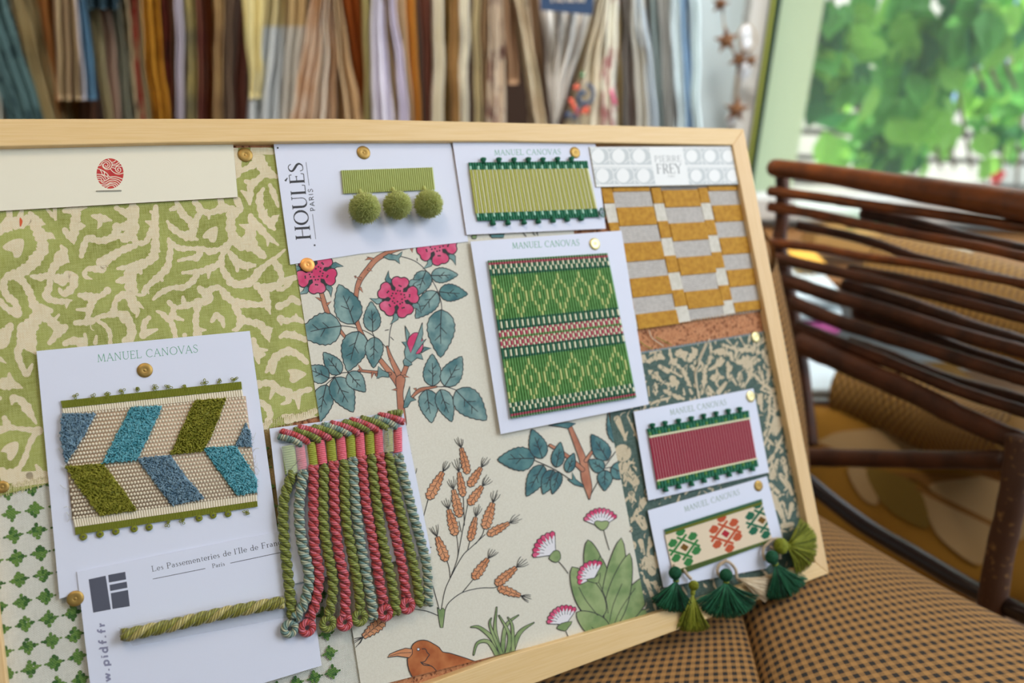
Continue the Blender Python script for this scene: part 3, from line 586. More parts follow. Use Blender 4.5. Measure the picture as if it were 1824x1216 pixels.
def rose(cx, cy, r, rot=0, sx=1):
    for k in range(5):                                                    # sepals
        a = rot + 36 + 72 * k; a = math.radians(a); c_, s_ = math.cos(a), math.sin(a)
        A.poly([(cx + c_ * r * .7 - s_ * 22, cy + s_ * r * .7 + c_ * 22), (cx + c_ * r * 1.1 - s_ * 10, cy + s_ * r * 1.1 + c_ * 14), (cx + c_ * r * 1.42 - s_ * 26, cy + s_ * r * 1.42 + c_ * 26), (cx + c_ * r * 1.12 + s_ * 18, cy + s_ * r * 1.12 - c_ * 18), (cx + c_ * r * .7 + s_ * 22, cy + s_ * r * .7 - c_ * 22)], TE, 0, IK)
    pet = []
    for k in range(5):
        a0 = rot + 72 * k
        for d, q in ((-33, .62), (-30, .88), (-22, 1.02), (-10, 1.06), (0, 1.0), (10, 1.07), (22, 1.03), (30, .9), (34, .62)):
            a = math.radians(a0 + d); pet.append((cx + math.cos(a) * r * q * sx, cy + math.sin(a) * r * q))
    A.poly(pet, PK, 3, IK, 1.8)
    for k in range(5):
        a = math.radians(rot + 36 + 72 * k); c_, s_ = math.cos(a), math.sin(a)
        A.line([(cx + c_ * r * .42, cy + s_ * r * .42, r * .1), (cx + c_ * r * .5, cy + s_ * r * .5, r * .24), (cx + c_ * r * .68, cy + s_ * r * .68, r * .13), (cx + c_ * r * .85, cy + s_ * r * .85, r * .05)], IK, 3)
        for rr_, da in ((.22, 0), (.34, -26), (.34, 24), (.58, -30), (.6, 34)):
            b2 = a + math.radians(da); p = A.z((cx + math.cos(b2) * r * rr_, cy + math.sin(b2) * r * rr_, r * .045)); A.disc(*p, IK, n=8)
A.z = zF
rose(150, 265, 122, -58); rose(895, 88, 122, 75); rose(657, 415, 122, -82)
A.poly([(735,765),(712,700),(735,650),(770,632),(803,655),(812,720),(790,762)], PK, 3, IK)
for pts in ([(700,590),(728,640),(712,700),(735,760),(760,700),(808,570),(812,640),(798,690),(832,672),(780,740),(765,765),(800,765),(812,800),(775,790),(740,818),(705,800),(695,750),(705,720),(680,690),(710,690),(704,640)],[(800,760),(820,720),(862,730),(825,745)],[(688,810),(700,790),(735,815),(745,830),(720,842),(695,835)]): A.poly(pts, TE, 0, IK)
# wheat
zG = Z(620, 740, 2.556); A.z = zG
for l in ([(425,880),(440,800),(465,740),(520,640),(560,600),(625,540)],[(465,740),(500,640),(495,545)],[(500,640),(530,480),(545,405)],[(530,500),(525,365)],[(545,610),(555,570)],[(580,585),(610,545),(620,515)],[(465,740),(460,690),(450,660)],[(440,890),(460,850),(520,805),(600,785),(665,783),(690,772)],[(520,805),(570,745)],[(415,880),(385,770),(330,560),(365,380)],[(410,910),(360,890),(300,880)],[(338,550),(320,440),(300,370)],[(505,480),(515,530)],[(355,640),(350,600),(380,600)],[(260,90),(275,92)],[(275,215),(280,180),(290,172)]):
    A.line([(p[0], p[1], 3.4) for p in l], IK, 4, caps=False)
A.poly([(406,872),(418,885),(432,875),(442,885),(432,965),(420,965),(412,920)], SG, 0, IK)
def ear(b_, t, w):
    bx, by = b_; tx, ty = t; dx, dy = tx - bx, ty - by; l = math.hypot(dx, dy); ux, uy = dx / l, dy / l; nx, ny = -uy, ux
    for k in range(5):
        a = (k - 2) * .28 + random.uniform(-.08, .08); c_, s_ = math.cos(a), math.sin(a); vx, vy = ux * c_ - uy * s_, ux * s_ + uy * c_; ll = random.uniform(42, 62)
        A.line([(tx, ty, 3), (tx + vx * ll * .55, ty + vy * ll * .55, 2.6), (tx + vx * ll - nx * a * 14, ty + vy * ll - ny * a * 14, 2)], IK, 3, caps=False)
    n = max(3, int(l / 24)); pts = []
    for sg in (1, -1):
        rng = range(n + 1) if sg == 1 else range(n, -1, -1)
        for i in rng:
            for q in ((0, .36), (.8, .5)) if sg == 1 else ((.8, .5), (0, .36)):
                s = min((i + q[0]) / (n + 1), 1); h = w * 1.16 * q[1] * (.5 + .5 * math.sin(PI * min(1, .12 + s * .95)) ** .8) * (1 - .15 * s) * (1 if s > .02 else .6)
                pts.append((bx + ux * l * s + nx * h * sg, by + uy * l * s + ny * h * sg))
    pts.insert(len(pts) // 2, (tx, ty)); A.poly(pts, WH, 0, IK)
    for i in range(n):
        s = (i + .35) / (n + .6); x, y = bx + ux * l * s, by + uy * l * s; g = l / (n + 1)
        for sg in (1, -1):
            A.line([(x + nx * sg * w * .40, y + ny * sg * w * .40, 2.6), (x + ux * g * .15 + nx * sg * w * .15, y + uy * g * .15 + ny * sg * w * .15, 2.6), (x + ux * g * .55, y + uy * g * .55, 2.6), (x + ux * g * 1.25, y + uy * g * 1.25, 2.2)], IK, 2, caps=False)
for e in (((365,380),(432,255),48),((545,265),(515,145),38),((550,322),(607,235),40),((525,368),(505,255),36),((550,405),(612,320),42),((510,462),(480,335),42),((490,545),(458,425),44),((555,570),(582,460),36),((622,515),(660,395),48),((635,543),(735,488),38),((448,662),(405,550),44),((570,743),(638,650),44),((672,770),(767,690),44),((682,783),(787,820),40),((300,370),(292,290),34),((165,930),(68,1008),54)): ear(*e)
for b_ in ([(690,1095,22),(662,1020,18),(600,965,12),(560,962,3)],[(680,1092,18),(640,1030,15),(590,1035,10),(572,1088,4)],[(698,1090,20),(670,980,13),(677,872,2)],[(703,1085,16),(718,960,14),(776,908,2)],[(724,1090,20),(735,1000,14),(688,910,3)],[(742,1090,20),(780,990,16),(846,942,2)],[(698,1080,14),(648,960,9),(652,922,2)],[(752,1085,16),(748,960,10),(728,918,2)]): A.line(b_, SG, 5, out=IK, ow=1.1)
# bird
A.poly([(290,1050),(305,1032),(330,1022),(360,1024),(388,1038),(415,1055),(430,1075),(460,1080),(500,1092),(560,1112),(640,1147),(690,1240),(330,1240),(300,1200),(278,1160),(270,1110),(283,1080)], BD, 2, IK, 1.6)
A.poly([(292,1062),(262,1058),(220,1072),(190,1085),(180,1100),(225,1094),(278,1102),(292,1085)], WH, 0, IK, 1.4)
A.line([(190,1093,2.5),(240,1080,2.5),(288,1078,2.5)], IK, 0)
A.line([(335,1062,4),(352,1062,4),(360,1078,4),(370,1088,4),(362,1100,4),(350,1118,4),(335,1122,4)], IK, 3)
A.line([(330,1120,4),(345,1135,4),(380,1140,4),(405,1165,4),(430,1190,4),(462,1205,4)], IK, 3); A.line([(335,1125,3.5),(372,1135,3.5)], IK, 0)
p = A.z((320, 1064, 8)); A.disc(*p, IK); p = A.z((320, 1063, 5)); A.disc(*p, WT)
# flowers, lower right
zH = Z(840, 740, 2.556); A.z = zH
for l in ([(285,202),(380,245),(450,290),(480,300)],[(598,245),(662,155)],[(535,375),(580,290),(602,245)],[(605,240),(636,234)],[(600,515),(615,570),(628,612)],[(397,665),(420,690),(440,718)],[(430,980),(440,1005),(462,1022)],[(575,760),(600,840),(622,900)],[(755,570),(752,640),(762,712)],[(695,362),(715,368)]): A.line([(p[0], p[1], 3.6) for p in l], IK, 4, caps=False)
for sg in ([(445,45,16),(480,130,24),(510,210,30),(520,280,38),(532,330,30),(536,378,4)],[(505,245,18),(430,180,14),(358,135,10)],[(520,205,14),(555,155,8)]): vine(sg)
for b_, t, w in (((288,195),(118,200),105),((322,195),(275,62),80),((385,235),(405,120),58),((435,258),(467,170),48),((327,225),(250,367),80),((372,247),(325,357),66),((397,255),(368,357),52),((620,203),(545,85),78),((603,246),(533,202),60),((608,248),(606,342),68),((636,235),(725,275),80),((690,130),(625,-20),90)): leaf(b_, t, w, T2)
A.poly([(437,290),(460,290),(458,258),(475,290),(508,315),(510,325),(470,315)], T2, 0, IK)
A.poly([(350,45),(400,35),(440,30),(475,35),(440,58),(400,50)], T2, 0, IK)
for b_, t, w in (((620,985),(835,880),60),((635,968),(850,700),100),((575,760),(530,565),76),((622,900),(585,640),62),((622,968),(682,556),92),((628,968),(720,626),92),((590,925),(458,688),112),((625,1000),(478,895),92)): leaf(b_, t, w, SG, False, False, True)
for l in ([(628,940),(645,860),(685,765)],[(645,960),(680,880),(745,785)],[(575,910),(520,840),(488,780)],[(575,985),(545,962)],[(622,900),(610,830),(580,760)]): A.line([(p[0], p[1], 3.2) for p in l], IK, 3, caps=False)
def pinkf(bx, by, a0, a1, r, n=7, cal=None):
    outer = []; inn = []
    for k in range(n * 4 + 1):
        a = math.radians(a0 + (a1 - a0) * k / (n * 4)); q = r * (1 - .07 * (math.cos(k / 4 * 2 * PI) * .5 + .5)); outer.append((bx + q * math.cos(a), by + q * math.sin(a)))
        q2 = r * (.74 + .09 * math.sin(k * 1.7)); inn.append((bx + q2 * math.cos(a), by + q2 * math.sin(a)))
    A.poly(outer + [(bx, by)], PK, 0, IK, 1.3); A.poly(inn + [(bx, by)], WT, 0)
    A.line([(bx, by, 3), (outer[0][0], outer[0][1], 3)], IK, 0); A.line([(bx, by, 3), (outer[-1][0], outer[-1][1], 3)], IK, 0)
    for k in range(1, n):
        a = math.radians(a0 + (a1 - a0) * k / n); A.line([(bx + r * .5 * math.cos(a), by + r * .5 * math.sin(a), 2.6), (bx + r * .93 * math.cos(a), by + r * .93 * math.sin(a), 2.6)], IK, 0)
    if cal: A.poly(cal, SG, 2, IK)
pinkf(590, 508, -158, -32, 90, 9, [(558,490),(572,478),(592,482),(612,478),(626,488),(612,515),(588,520)])
pinkf(383, 632, -188, -92, 108, 7, [(352,650),(375,615),(400,618),(405,650),(385,668)])
pinkf(560, 738, -205, -62, 82, 8, [(522,745),(560,738),(585,715),(578,760),(545,758)])
pinkf(430, 950, -178, -55, 90, 9, [(388,968),(410,945),(458,937),(440,965),(425,980)])
A.poly([(720,525),(738,517),(760,515),(760,545),(742,542)], PK, 0, IK); A.poly([(740,530),(760,528),(760,544)], WT, 0)
# bits of the print showing above the middle card
A.z = Z(790, 230, 5.7)
A.poly([(290,1075),(340,1075),(330,1110),(290,1110)], SG, 0, IK); A.poly([(470,1070),(620,1065),(610,1100),(490,1100)], T2, 0, IK)
for l in ([(800,1040,8),(840,1090,8)],[(900,1035,8),(930,1080,8)],[(945,1035,8),(960,1080,8)]): A.line(l, IK, 0)
print('print height', A.h - hW)
mk('wallpaper_sheet', mb, MW, label='cream wallpaper sheet printed with pink roses, teal leaves, wheat ears and a brown bird', cat='wallpaper')
def bd(px, py): r = ray(px, py); t = ((Ob - C0) @ nW) / (r @ nW); return round(float(t), 3)
print('board depth', [(p, bd(*p)) for p in ((1477,1021),(1340,1072),(1200,1124),(960,1214),(700,1310),(500,1385))])

# ------------------------------------------------------------ sample cards
white = mat('card_white', (222, 225, 241), .6, bump=.05, bscale=1500)
cream_card = mat('card_cream', (234, 228, 208), .6, bump=.05, bscale=1500)
edge_b = mat('card_edge_brown', (132, 92, 60), .8)
dark = mat('letter_dark', (58, 58, 62), .6)
grn_l = mat('letter_green', (96, 160, 128), .6)
gry = mat('print_grey', (88, 90, 104), .6)
gry_l = mat('print_light_grey', (140, 140, 166), .6)
steel = mat('steel', (190, 190, 190), .25, metal=1)
H1, H2, H3, H4 = CORK + .0026, CORK + .0034, CORK + .0042, CORK + .005
def card(label, px, h, base=None, th=.0006, m=None, edge=False, name='sample_card'):
    c = np.mean([L(*p, h) for p in px], axis=0); n = thing(name, label, 'sample card', (c[0], c[1], base if base is not None else h - th))
    mb = MB(); A = Art(mb, h)
    q = ccw([L(p[0], p[1], h)[:2] for p in px]); slab(mb, q, h - th, h)
    if edge:
        k = len(mb.M) - len(q)
        for i in range(k, len(mb.M)): mb.M[i] = 1
    return n, mb, A
def done(n, mb, mats, label=None): return mk('card', mb, mats, n, label)
MAN = 'MANUEL CANOVAS'
def ribs(quad, n, rows, cf, h0, amp, th=.0004, seg=4, wav=0):
    "woven ribs running from the top edge to the bottom edge of a pixel quad; cf(i, j) picks the material"
    mb = MB(); NS = rows if rows > 1 else 6
    for i in range(n):
        vs = []
        for j in range(NS + 1):
            t = j / NS
            for k in range(seg + 1):
                s = (i + k / seg) / n; p = bil(quad, s, t); w_ = wav * math.sin(i * .9 + j * .7) + wav * math.sin(i * 2.3)
                vs.append(L(p[0] + w_, p[1], h0 + amp * math.sin(PI * k / seg) * (1 - .0 * t)))
        fs = []; mi = []
        for j in range(NS):
            for k in range(seg): a = j * (seg + 1) + k; fs.append([a, a + seg + 1, a + seg + 2, a + 1]); mi.append(cf(i, j))
        mb.add(vs, fs, mi)
    q = [L(*p, h0)[:2] for p in quad]; slab(mb, ccw(q), h0 - th, h0 + amp * .15, cf(0, 0)); return mb
zc = lambda f: f

# big chevron card
z = Z(0, 580, 3.2)
n, mb, A = card('large white card with a cream, teal and olive chevron braid', [(65, 625), (445, 589), (497, 962), (106, 1066)], H2, CORK)
text(A, MAN, (173.5, 644.5), (353.5, 627), (-1.2, -13.5), 1, .095, .06)
done(n, mb, [white, grn_l])
ol = mat('olive_grosgrain', (126, 130, 38), .7); olp = mat('olive_pile', (112, 112, 22), .6, (150, 146, 50), 400)
cr = mat('cream_thread', (226, 214, 190), .6); tp = mat('teal_pile', (72, 148, 162), .6, (118, 184, 196), 400); bp2 = mat('blue_grey_pile', (92, 122, 142), .6, (134, 162, 178), 400)
cb = mat('braid_ground', (186, 160, 136), .8)
hb = H2 + .0012
def Q(z, *p): return [z(a) for a in p]
tb = ribs(Q(z, (345, 428), (1375, 318), (1380, 362), (355, 470)), 120, 1, lambda i, j: 0, hb, .0005, wav=0); 
mk('grosgrain_border', tb, ol, n)
mk('grosgrain_border', ribs(Q(z, (425, 1148), (1466, 998), (1469, 1030), (430, 1192)), 120, 1, lambda i, j: 0, hb, .0005), ol, n)
mk('cream_border', ribs(Q(z, (352, 472), (1380, 364), (1386, 402), (358, 502)), 74, 1, lambda i, j: 0, hb, .0006), cr, n)
mk('cream_border', ribs(Q(z, (415, 1104), (1464, 962), (1466, 998), (425, 1148)), 74, 1, lambda i, j: 0, hb, .0006), cr, n)
mbw = MB(); qd = Q(z, (352, 500), (1400, 400), (1468, 965), (412, 1108)); slab(mbw, ccw([L(*p, hb)[:2] for p in qd]), H2 + .0002, hb, 0)
for j in range(27):
    for i in range(56):
        s, t = (i + .5 + (.5 if j % 2 else 0)) / 56.5, (j + .5) / 27; p = bil(qd, s, t); c = L(p[0], p[1], hb)
        ellipsoid(mbw, c, (.00085, .00105, .0006), 6, 4, 1)
mk('basket_weave', mbw, [cb, cr], n, smooth=True)
PILES = [([(352,497),(545,500),(470,640),(375,785),(345,640)], bp2), ([(745,465),(925,455),(860,600),(780,765),(580,785),(660,630)], tp), ([(1110,425),(1290,410),(1230,570),(1160,715),(970,735),(1040,580)], olp), ([(1400,550),(1432,620),(1432,690),(1340,685)], bp2), ([(370,800),(585,785),(690,920),(780,1050),(570,1082),(470,950)], olp), ([(780,755),(970,735),(1060,860),(1165,985),(980,1025),(880,890)], bp2), ([(1155,695),(1345,685),(1465,870),(1465,950),(1350,965),(1250,830)], tp)]
def inside(p, poly):
    c = False
    for i in range(len(poly)):
        a, b_ = poly[i - 1], poly[i]
        if (a[1] > p[1]) != (b_[1] > p[1]) and p[0] < (b_[0] - a[0]) * (p[1] - a[1]) / (b_[1] - a[1]) + a[0]: c = not c
    return c
for pl, m in PILES:
    P0 = [z(p) for p in pl]; mbp = MB(); slab(mbp, ccw([L(*p, hb + .001)[:2] for p in P0]), hb, hb + .001)
    xs = [p[0] for p in P0]; ys = [p[1] for p in P0]; area_ = (max(xs) - min(xs)) * (max(ys) - min(ys))
    for _ in range(int(area_ * .16)):
        p = (random.uniform(min(xs), max(xs)), random.uniform(min(ys), max(ys)))
        if not inside(p, P0): continue
        a = random.uniform(0, PI); r_ = random.uniform(.0006, .0009); c = np.array(L(p[0], p[1], hb + .001)); d = np.array([math.cos(a), math.sin(a), 0]); u = np.array([0, 0, 1.0]); tl = np.array([random.gauss(0, .3), random.gauss(0, .3), 0])
        path = [c + d * r_ * math.cos(b_) + (u + tl) * r_ * 1.3 * math.sin(b_) for b_ in (0, .8, 1.57, 2.3, PI)]
        tube(mbp, path, .00028, 4, 0, False)
    mk('looped_diamond', mbp, m, n, smooth=True)
def picot(p, down=1, r=.0018, h=hb, m=ol, par=None, loop=True):
    mbp = MB(); c = np.array(L(p[0], p[1], h))
    for k in range(3):
        R_ = r * (1 - .22 * k); path = [c + np.array([R_ * math.cos(a), R_ * math.sin(a), .0002 * k]) for a in [2 * PI * q / 10 for q in range(11)]]; tube(mbp, path, r * .22, 5)
    mk('picot', mbp, m, par or n, smooth=True)
for p in ((475,1203),(570,1188),(660,1172),(765,1157),(850,1148),(1135,1096),(1215,1080),(1300,1072)): picot(z(p))
for p in ((960,1125),(1040,1115),(1405,1060),(430,402),(535,408),(620,395),(695,372),(775,365),(880,355),(960,350),(1060,347),(1165,325),(1250,315),(1335,302)):
    mbp = MB(); c = np.array(L(*z(p), hb))
    for k in range(5):
        a = random.uniform(0, 2 * PI); r_ = random.uniform(.0008, .0018); d = np.array([math.cos(a), math.sin(a), .2]); e = np.array([-d[1], d[0], .5])
        tube(mbp, cat_([c, c + d * r_ + e * .0006, c + d * r_ * 1.5, c + d * r_ - e * .0007, c], 3), .00022, 4)
    mk('frayed_tuft', mbp, ol, n, smooth=True)
mbp = MB()
for k in range(22):                                                        # loose threads down the two cut ends
    sgn = k % 2; t = random.random(); p = bil(qd, 1.0 if sgn else 0.0, t); c = np.array(L(p[0], p[1], hb)); dx = random.uniform(.001, .0045) * (1 if sgn else -1)
    tube(mbp, cat_([c, c + (dx * .5, random.uniform(-.003, .003), .001), c + (dx, random.uniform(-.003, .003), .0004)], 4), .00014, 4)
tagit(mk('loose_threads', mbp, mat('loose', (196, 196, 190), .8), n).o, kind='stuff')

# pidf card
z3 = Z(0, 900, 3.04)
n, mb, A = card('white card with a dark grey block emblem and one twisted green cord', [(137, 1018), (540, 937), (573, 1185), (470, 1216), (168, 1282)], H3, CORK)
text(A, "Les Passementeries de l'Ile de France", z3((823, 358)), z3((1545, 207)), (-1.6, -9.6), 1, .12, .06, .05)
text(A, 'Paris', z3((1150, 338)), z3((1218, 325)), (-1, -7), 1, .13, .07)
A.z = z3
for l in ([(828,398,3),(1112,341,3)],[(1247,312,3),(1530,252,3)]): A.line(l, 1, 0)
text(A, 'www.pidf.fr', z3((612, 1060)), z3((566, 632)), (-13.5, 1.5), 3, .25, .25, .14, False)
for pts in ([(480,400),(572,380),(600,562),(505,580)],[(586,376),(678,359),(683,400),(590,417)],[(593,430),(686,412),(690,445),(597,463)],[(600,475),(693,457),(703,545),(610,560)]): A.poly(pts, 2)
done(n, mb, [white, dark, gry, gry_l])
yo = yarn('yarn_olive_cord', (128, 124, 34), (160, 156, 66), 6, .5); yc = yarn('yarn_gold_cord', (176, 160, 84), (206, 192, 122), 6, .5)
def twisted(mb, path, R, r, pitch, mats=(0, 1), ply=2, seg=10, ph0=0.0, flat=1.0):
    P = cat_(path, 14); P = [np.array(p) for p in P]; S = [0]
    for i in range(1, len(P)): S.append(S[-1] + np.linalg.norm(P[i] - P[i - 1]))
    tot = S[-1]; N_ = max(8, int(tot / pitch * 12)); Q_ = []
    for i in range(N_ + 1):
        s = tot * i / N_; j = min(max(np.searchsorted(S, s) - 1, 0), len(P) - 2); f = (s - S[j]) / (S[j + 1] - S[j] + 1e-9); Q_.append(P[j] * (1 - f) + P[j + 1] * f)
    zz = np.array([0, 0, 1.0])
    for k in range(ply):
        path2 = []
        for i in range(N_ + 1):
            t = Q_[min(i + 1, N_)] - Q_[max(i - 1, 0)]; t /= np.linalg.norm(t) + 1e-9; a = np.cross(t, zz); a /= np.linalg.norm(a) + 1e-9; b_ = np.cross(a, t)
            th = ph0 + 2 * PI * (tot * i / N_ / pitch) + 2 * PI * k / ply; path2.append(Q_[i] + R * (math.cos(th) * a + flat * math.sin(th) * b_))
        tube(mb, path2, r, seg, mats[k % len(mats)])
hc = H3 + .0042
mbc = MB(); twisted(mbc, [np.array(L(*z3((660, 705)), hc)), np.array(L(*z3((900, 655)), hc)), np.array(L(*z3((1200, 585)), hc)), np.array(L(*z3((1535, 522)), hc))], .0021, .0022, .0225, (0, 0, 1), 3, 10, 1)
mk('twisted_cord', mbc, [yo, yc], n, smooth=True)
mbc = MB(); slab(mbc, ccw([L(*z3(p), H3 + .0002)[:2] for p in [(640, 660), (1560, 480), (1580, 600), (720, 760)]]), H3 + .0001, H3 + .0002)
mtape = mat('clear_tape', (235, 235, 240), .15, trans=1); tb_ = mtape.node_tree.nodes['Principled BSDF']; tb_.inputs['Alpha'].default_value = .22; tb_.inputs['Specular IOR Level'].default_value = .8
mk('clear_tape', mbc, mtape, n)

# pompom card (vertical lettering)
z4 = Z(460, 230, 4.56)
n, mb, A = card('white card with a pale green ribbon and three pompoms, large vertical lettering at its left', [(487, 252), (804, 253), (834, 430), (640, 452), (517, 471)], H1, CORK)
text(A, 'HOULÈS', z4((426, 892)), z4((357, 268)), (-25.6, 1.6), 1, .165, .055, .05)
text(A, 'PARIS', z4((463, 664)), z4((440, 482)), (-8, .8), 1, .16, .16, .16, False)
A.z = z4
for l in ([(467,892,4),(441,690,4)],[(413,457,4),(388,268,4)]): A.line(l, 1, 0)
for x, y, r_ in ((158,152,8),(458,942,8)): p = A.z((x, y, r_)); A.disc(*p, 1)
done(n, mb, [white, dark])
pg = mat('pale_green_grosgrain', (176, 184, 112), .6); pp = mat('pompom_wool', (178, 184, 106), .9, (198, 202, 130), 500)
mk('ribbon', ribs(Q(z4, (672, 335), (1416, 310), (1436, 490), (690, 522)), 44, 1, lambda i, j: 0, H1 + .0008, .0011), pg, n)
rng = np.random.default_rng(3)
for (x, y, r0) in ((866, 640, 126), (1131, 615, 116), (1385, 607, 119)):
    px = z4((x, y)); r_ = r0 / 4.56 / FPX * .535; hc_ = H1 + r_ * .95; c = np.array(L(px[0], px[1], hc_)); mbp = MB()
    ellipsoid(mbp, c, (r_ * .86,) * 3, 20, 12)
    for _ in range(5200):
        d = rng.normal(size=3); d /= np.linalg.norm(d)
        if d[2] < -.75: continue
        e = np.cross(d, rng.normal(size=3)); e /= np.linalg.norm(e); f = np.cross(d, e); j = rng.normal(size=3) * .08
        b_ = c + d * r_ * .8; tp_ = c + (d + j) * r_ * rng.uniform(.96, 1.03); w_ = .00016
        vs = [tuple(b_ + w_ * 1.4 * (math.cos(a) * e + math.sin(a) * f)) for a in (0, 2.09, 4.19)] + [tuple(tp_ + w_ * (math.cos(a) * e + math.sin(a) * f)) for a in (0, 2.09, 4.19)]
        mbp.add(vs, [[0, 1, 4, 3], [1, 2, 5, 4], [2, 0, 3, 5], [3, 4, 5]])
    q = z4((x - 40, y - r0 - 6)); tube(mbp, [L(q[0], q[1] - 3, H1 + .001), L(q[0] + 6, q[1] + 9, H1 + .005)], .0014, 8)
    mk('pompom', mbp, pp, n, smooth=True)

# scalloped green trims
dg = mat('dark_green_braid', (24, 92, 66), .7, (40, 116, 86), 500); yl = mat('lime_rib', (186, 186, 92), .6); yw = mat('ivory_rib', (216, 214, 176), .6); mg = mat('mid_green_braid', (88, 132, 58), .7)
hexm = mat('pale_green_fleck', (164, 206, 184), .7)
def knobband(par, a, b_, c, d, knobs, up, m, m2, nn, h, fleck=True):
    "braid border between pixel points a-b (outer) and d-c (inner) with knobs on its outer side"
    mbq = ribs([a, b_, c, d], nn, 2, (lambda i, j: 1 if (j == 1 and i % 3 == 0 and fleck) else 0), h, .0009, seg=4); mk('braid_border', mbq, [m, m2], par, smooth=False)
    for kx, ky in knobs:
        mbk = MB(); c_ = np.array(L(kx, ky, h + .0008)); b0_ = np.array(L(kx + .4 * up, ky + 7 * up, h + .0006)); v = c_ - b0_; v /= np.linalg.norm(v); e = np.cross(v, [0, 0, 1.0])
        tube(mbk, [b0_, b0_ + v * .0012, c_, c_ + v * .0010, c_ + v * .0014], [.0015, .0014, .0025, .0023, .0008], 10)
        for k in (-1, 0, 1): tube(mbk, [b0_ + e * .0006 * k + (0, 0, .0008), c_ + e * .0011 * k + (0, 0, .0016), c_ + v * .0012 + e * .0009 * k + (0, 0, .0006)], .0004, 5)
        mk('knob', mbk, m, par, smooth=True)
z5 = Z(790, 230, 5.7)
n, mb, A = card('white card with a lime ribbed braid edged in dark green knobs', [(806, 253), (1060, 253), (1079, 407), (831, 418)], H3, CORK, .0012, edge=True)
text(A, MAN, z5((517, 264)), z5((1195, 256)), (-.9, -9.6), 2, .115, .07)
done(n, mb, [white, edge_b, grn_l])
hr = H3 + .0012
mk('ribbed_braid', ribs(Q(z5, (262, 412), (1468, 398), (1560, 805), (325, 855)), 60, 1, lambda i, j: i % 2, hr, .0012, wav=.25), [yl, yw], n)
knobband(n, *Q(z5, (255, 338), (1462, 322), (1472, 398), (262, 410)), [z5(p) for p in ((405,306),(563,306),(716,306),(862,303),(1010,304),(1158,300),(1300,296))], 1, dg, hexm, 45, hr)
knobband(n, *Q(z5, (345, 930), (1580, 890), (1560, 805), (330, 855)), [z5(p) for p in ((503,958),(655,955),(818,950),(963,940),(1113,930),(1257,920),(1400,912))], -1, dg, hexm, 45, hr)
mbp = MB()
for k in range(5):
    p = z5((1590 + k * 4, 850)); c = np.array(L(*p, hr + .001)); R1 = .0012 + .0004 * k; tube(mbp, [c + (R1 * math.cos(a), R1 * 1.5 * math.sin(a), .0003 * k) for a in [2 * PI * q / 12 for q in range(13)]], .0003, 5)
mk('thread_loops', mbp, dg, n, smooth=True)

# green diamond-pattern card
z6 = Z(820, 400, 3.2)
n, mb, A = card('white card with a green diamond-pattern braid with a pink centre stripe', [(838, 430), (1107, 410.5), (1156, 720), (892, 773)], H4, CORK)
text(A, MAN, z6((297, 137)), z6((681, 118)), (-1.2, -10.8), 1, .115, .07)
done(n, mb, [white, grn_l])
gA = mat('leaf_green_rib', (82, 134, 66), .6, (104, 154, 86), 300); gB = mat('dark_green_rib', (34, 96, 74), .6); gP = mat('pink_rib', (184, 66, 94), .6); gI = mat('ivory_fleck', (222, 220, 190), .6); gE = mat('selvedge_green', (96, 140, 96), .8)
NR, NC = 72, 46
def dia(i, v):
    c = min((abs(i + .5 - (1.2 + 8.15 * k)), k) for k in range(6))[1]; du = int(abs(i + .5 - (1.2 + 8.15 * c)) + .5)
    R_ = {0: ((.05, .15), (.45, .59), (.87, .98)), 1: ((.17, .27), (.75, .86)), 2: ((.29, .38), (.63, .73)), 3: ((.40, .60),)}
    return any(a <= v <= b_ for a, b_ in R_.get(du, ()))
def cg(i, j):
    r = j
    if r == 0 or r == NR - 1: return 4
    if r == 1 or r == NR - 2: return 2
    if 2 <= r <= 6 or NR - 7 <= r <= NR - 3:
        q = (r - 2) if r <= 6 else (r - NR + 7)
        if q == 4: return 1
        return 3 if ((q // 2 + i) % 2 == 0) else 1
    if 27 <= r <= 44:
        q = r - 27
        if q in (0, 4, 13, 17): return 1
        if q in (1, 2, 3): return 3 if (i % 2) else 1
        if q in (14, 15, 16): return 3 if (i % 2) else 1
        if q == 8: return 0
        return 3 if ((q // 2 + i) % 2 == 0) else 2
    v = (r - 7) / 20 if r < 27 else (r - 45) / 20
    return 5 if dia(i, v) else 0
hg = H4 + .0014
mk('ribbed_braid', ribs(Q(z6, (157, 205), (838, 162), (1003, 983), (288, 1105)), NC, NR, cg, hg, .0013), [gA, gB, gP, gI, gE, mat('straw_fleck', (196, 204, 132), .6)], n)

# gold velvet sample with its printed header
zP = Z(1030, 230, 3.119)
n = thing('sample_hanger', 'gold and grey striped velvet swatch under a white cane-printed header card', 'fabric sample', (L(1200, 400)[0], L(1200, 400)[1], CORK))
gold = mat('gold_velvet', (176, 122, 28), .75, (198, 146, 46), 240, 3, .5, 1800, sheen=.5); gyr = mat('grey_rib', (186, 180, 174), .8, (200, 194, 188), 300); iv = mat('ivory_velvet', (206, 200, 186), .8, (220, 214, 202), 240, 2, .4, 1500)
hp = CORK + .0022
colx = [((122, 185), (293, 325), 2, [325,415,520,612,725,818,912,1005,1110]), ((188, 392), (328, 555), 1, [325,350,437,541,635,740,832,938,1030,1112]), ((400, 454), (556, 626), 2, [325,415,512,607,705,800,895,988,1075]), ((458, 657), (630, 830), 3, [325,340,437,525,625,715,815,905,1002,1062]), ((662, 713), (820, 884), 2, [325,412,505,592,685,775,870,955,1030]), ((717, 892), (886, 1082), 1, [318,345,425,518,605,700,785,880,965,1018])]
yl0, yl1 = 325, 1090
backp = MB(); slab(backp, ccw([L(*zP(p), hp - .001)[:2] for p in [(120, 318), (892, 308), (1082, 978), (1075, 1000), (322, 1112), (300, 1112)]]), CORK + .0010, hp - .0009); mk('backing_cloth', backp, gyr, n)
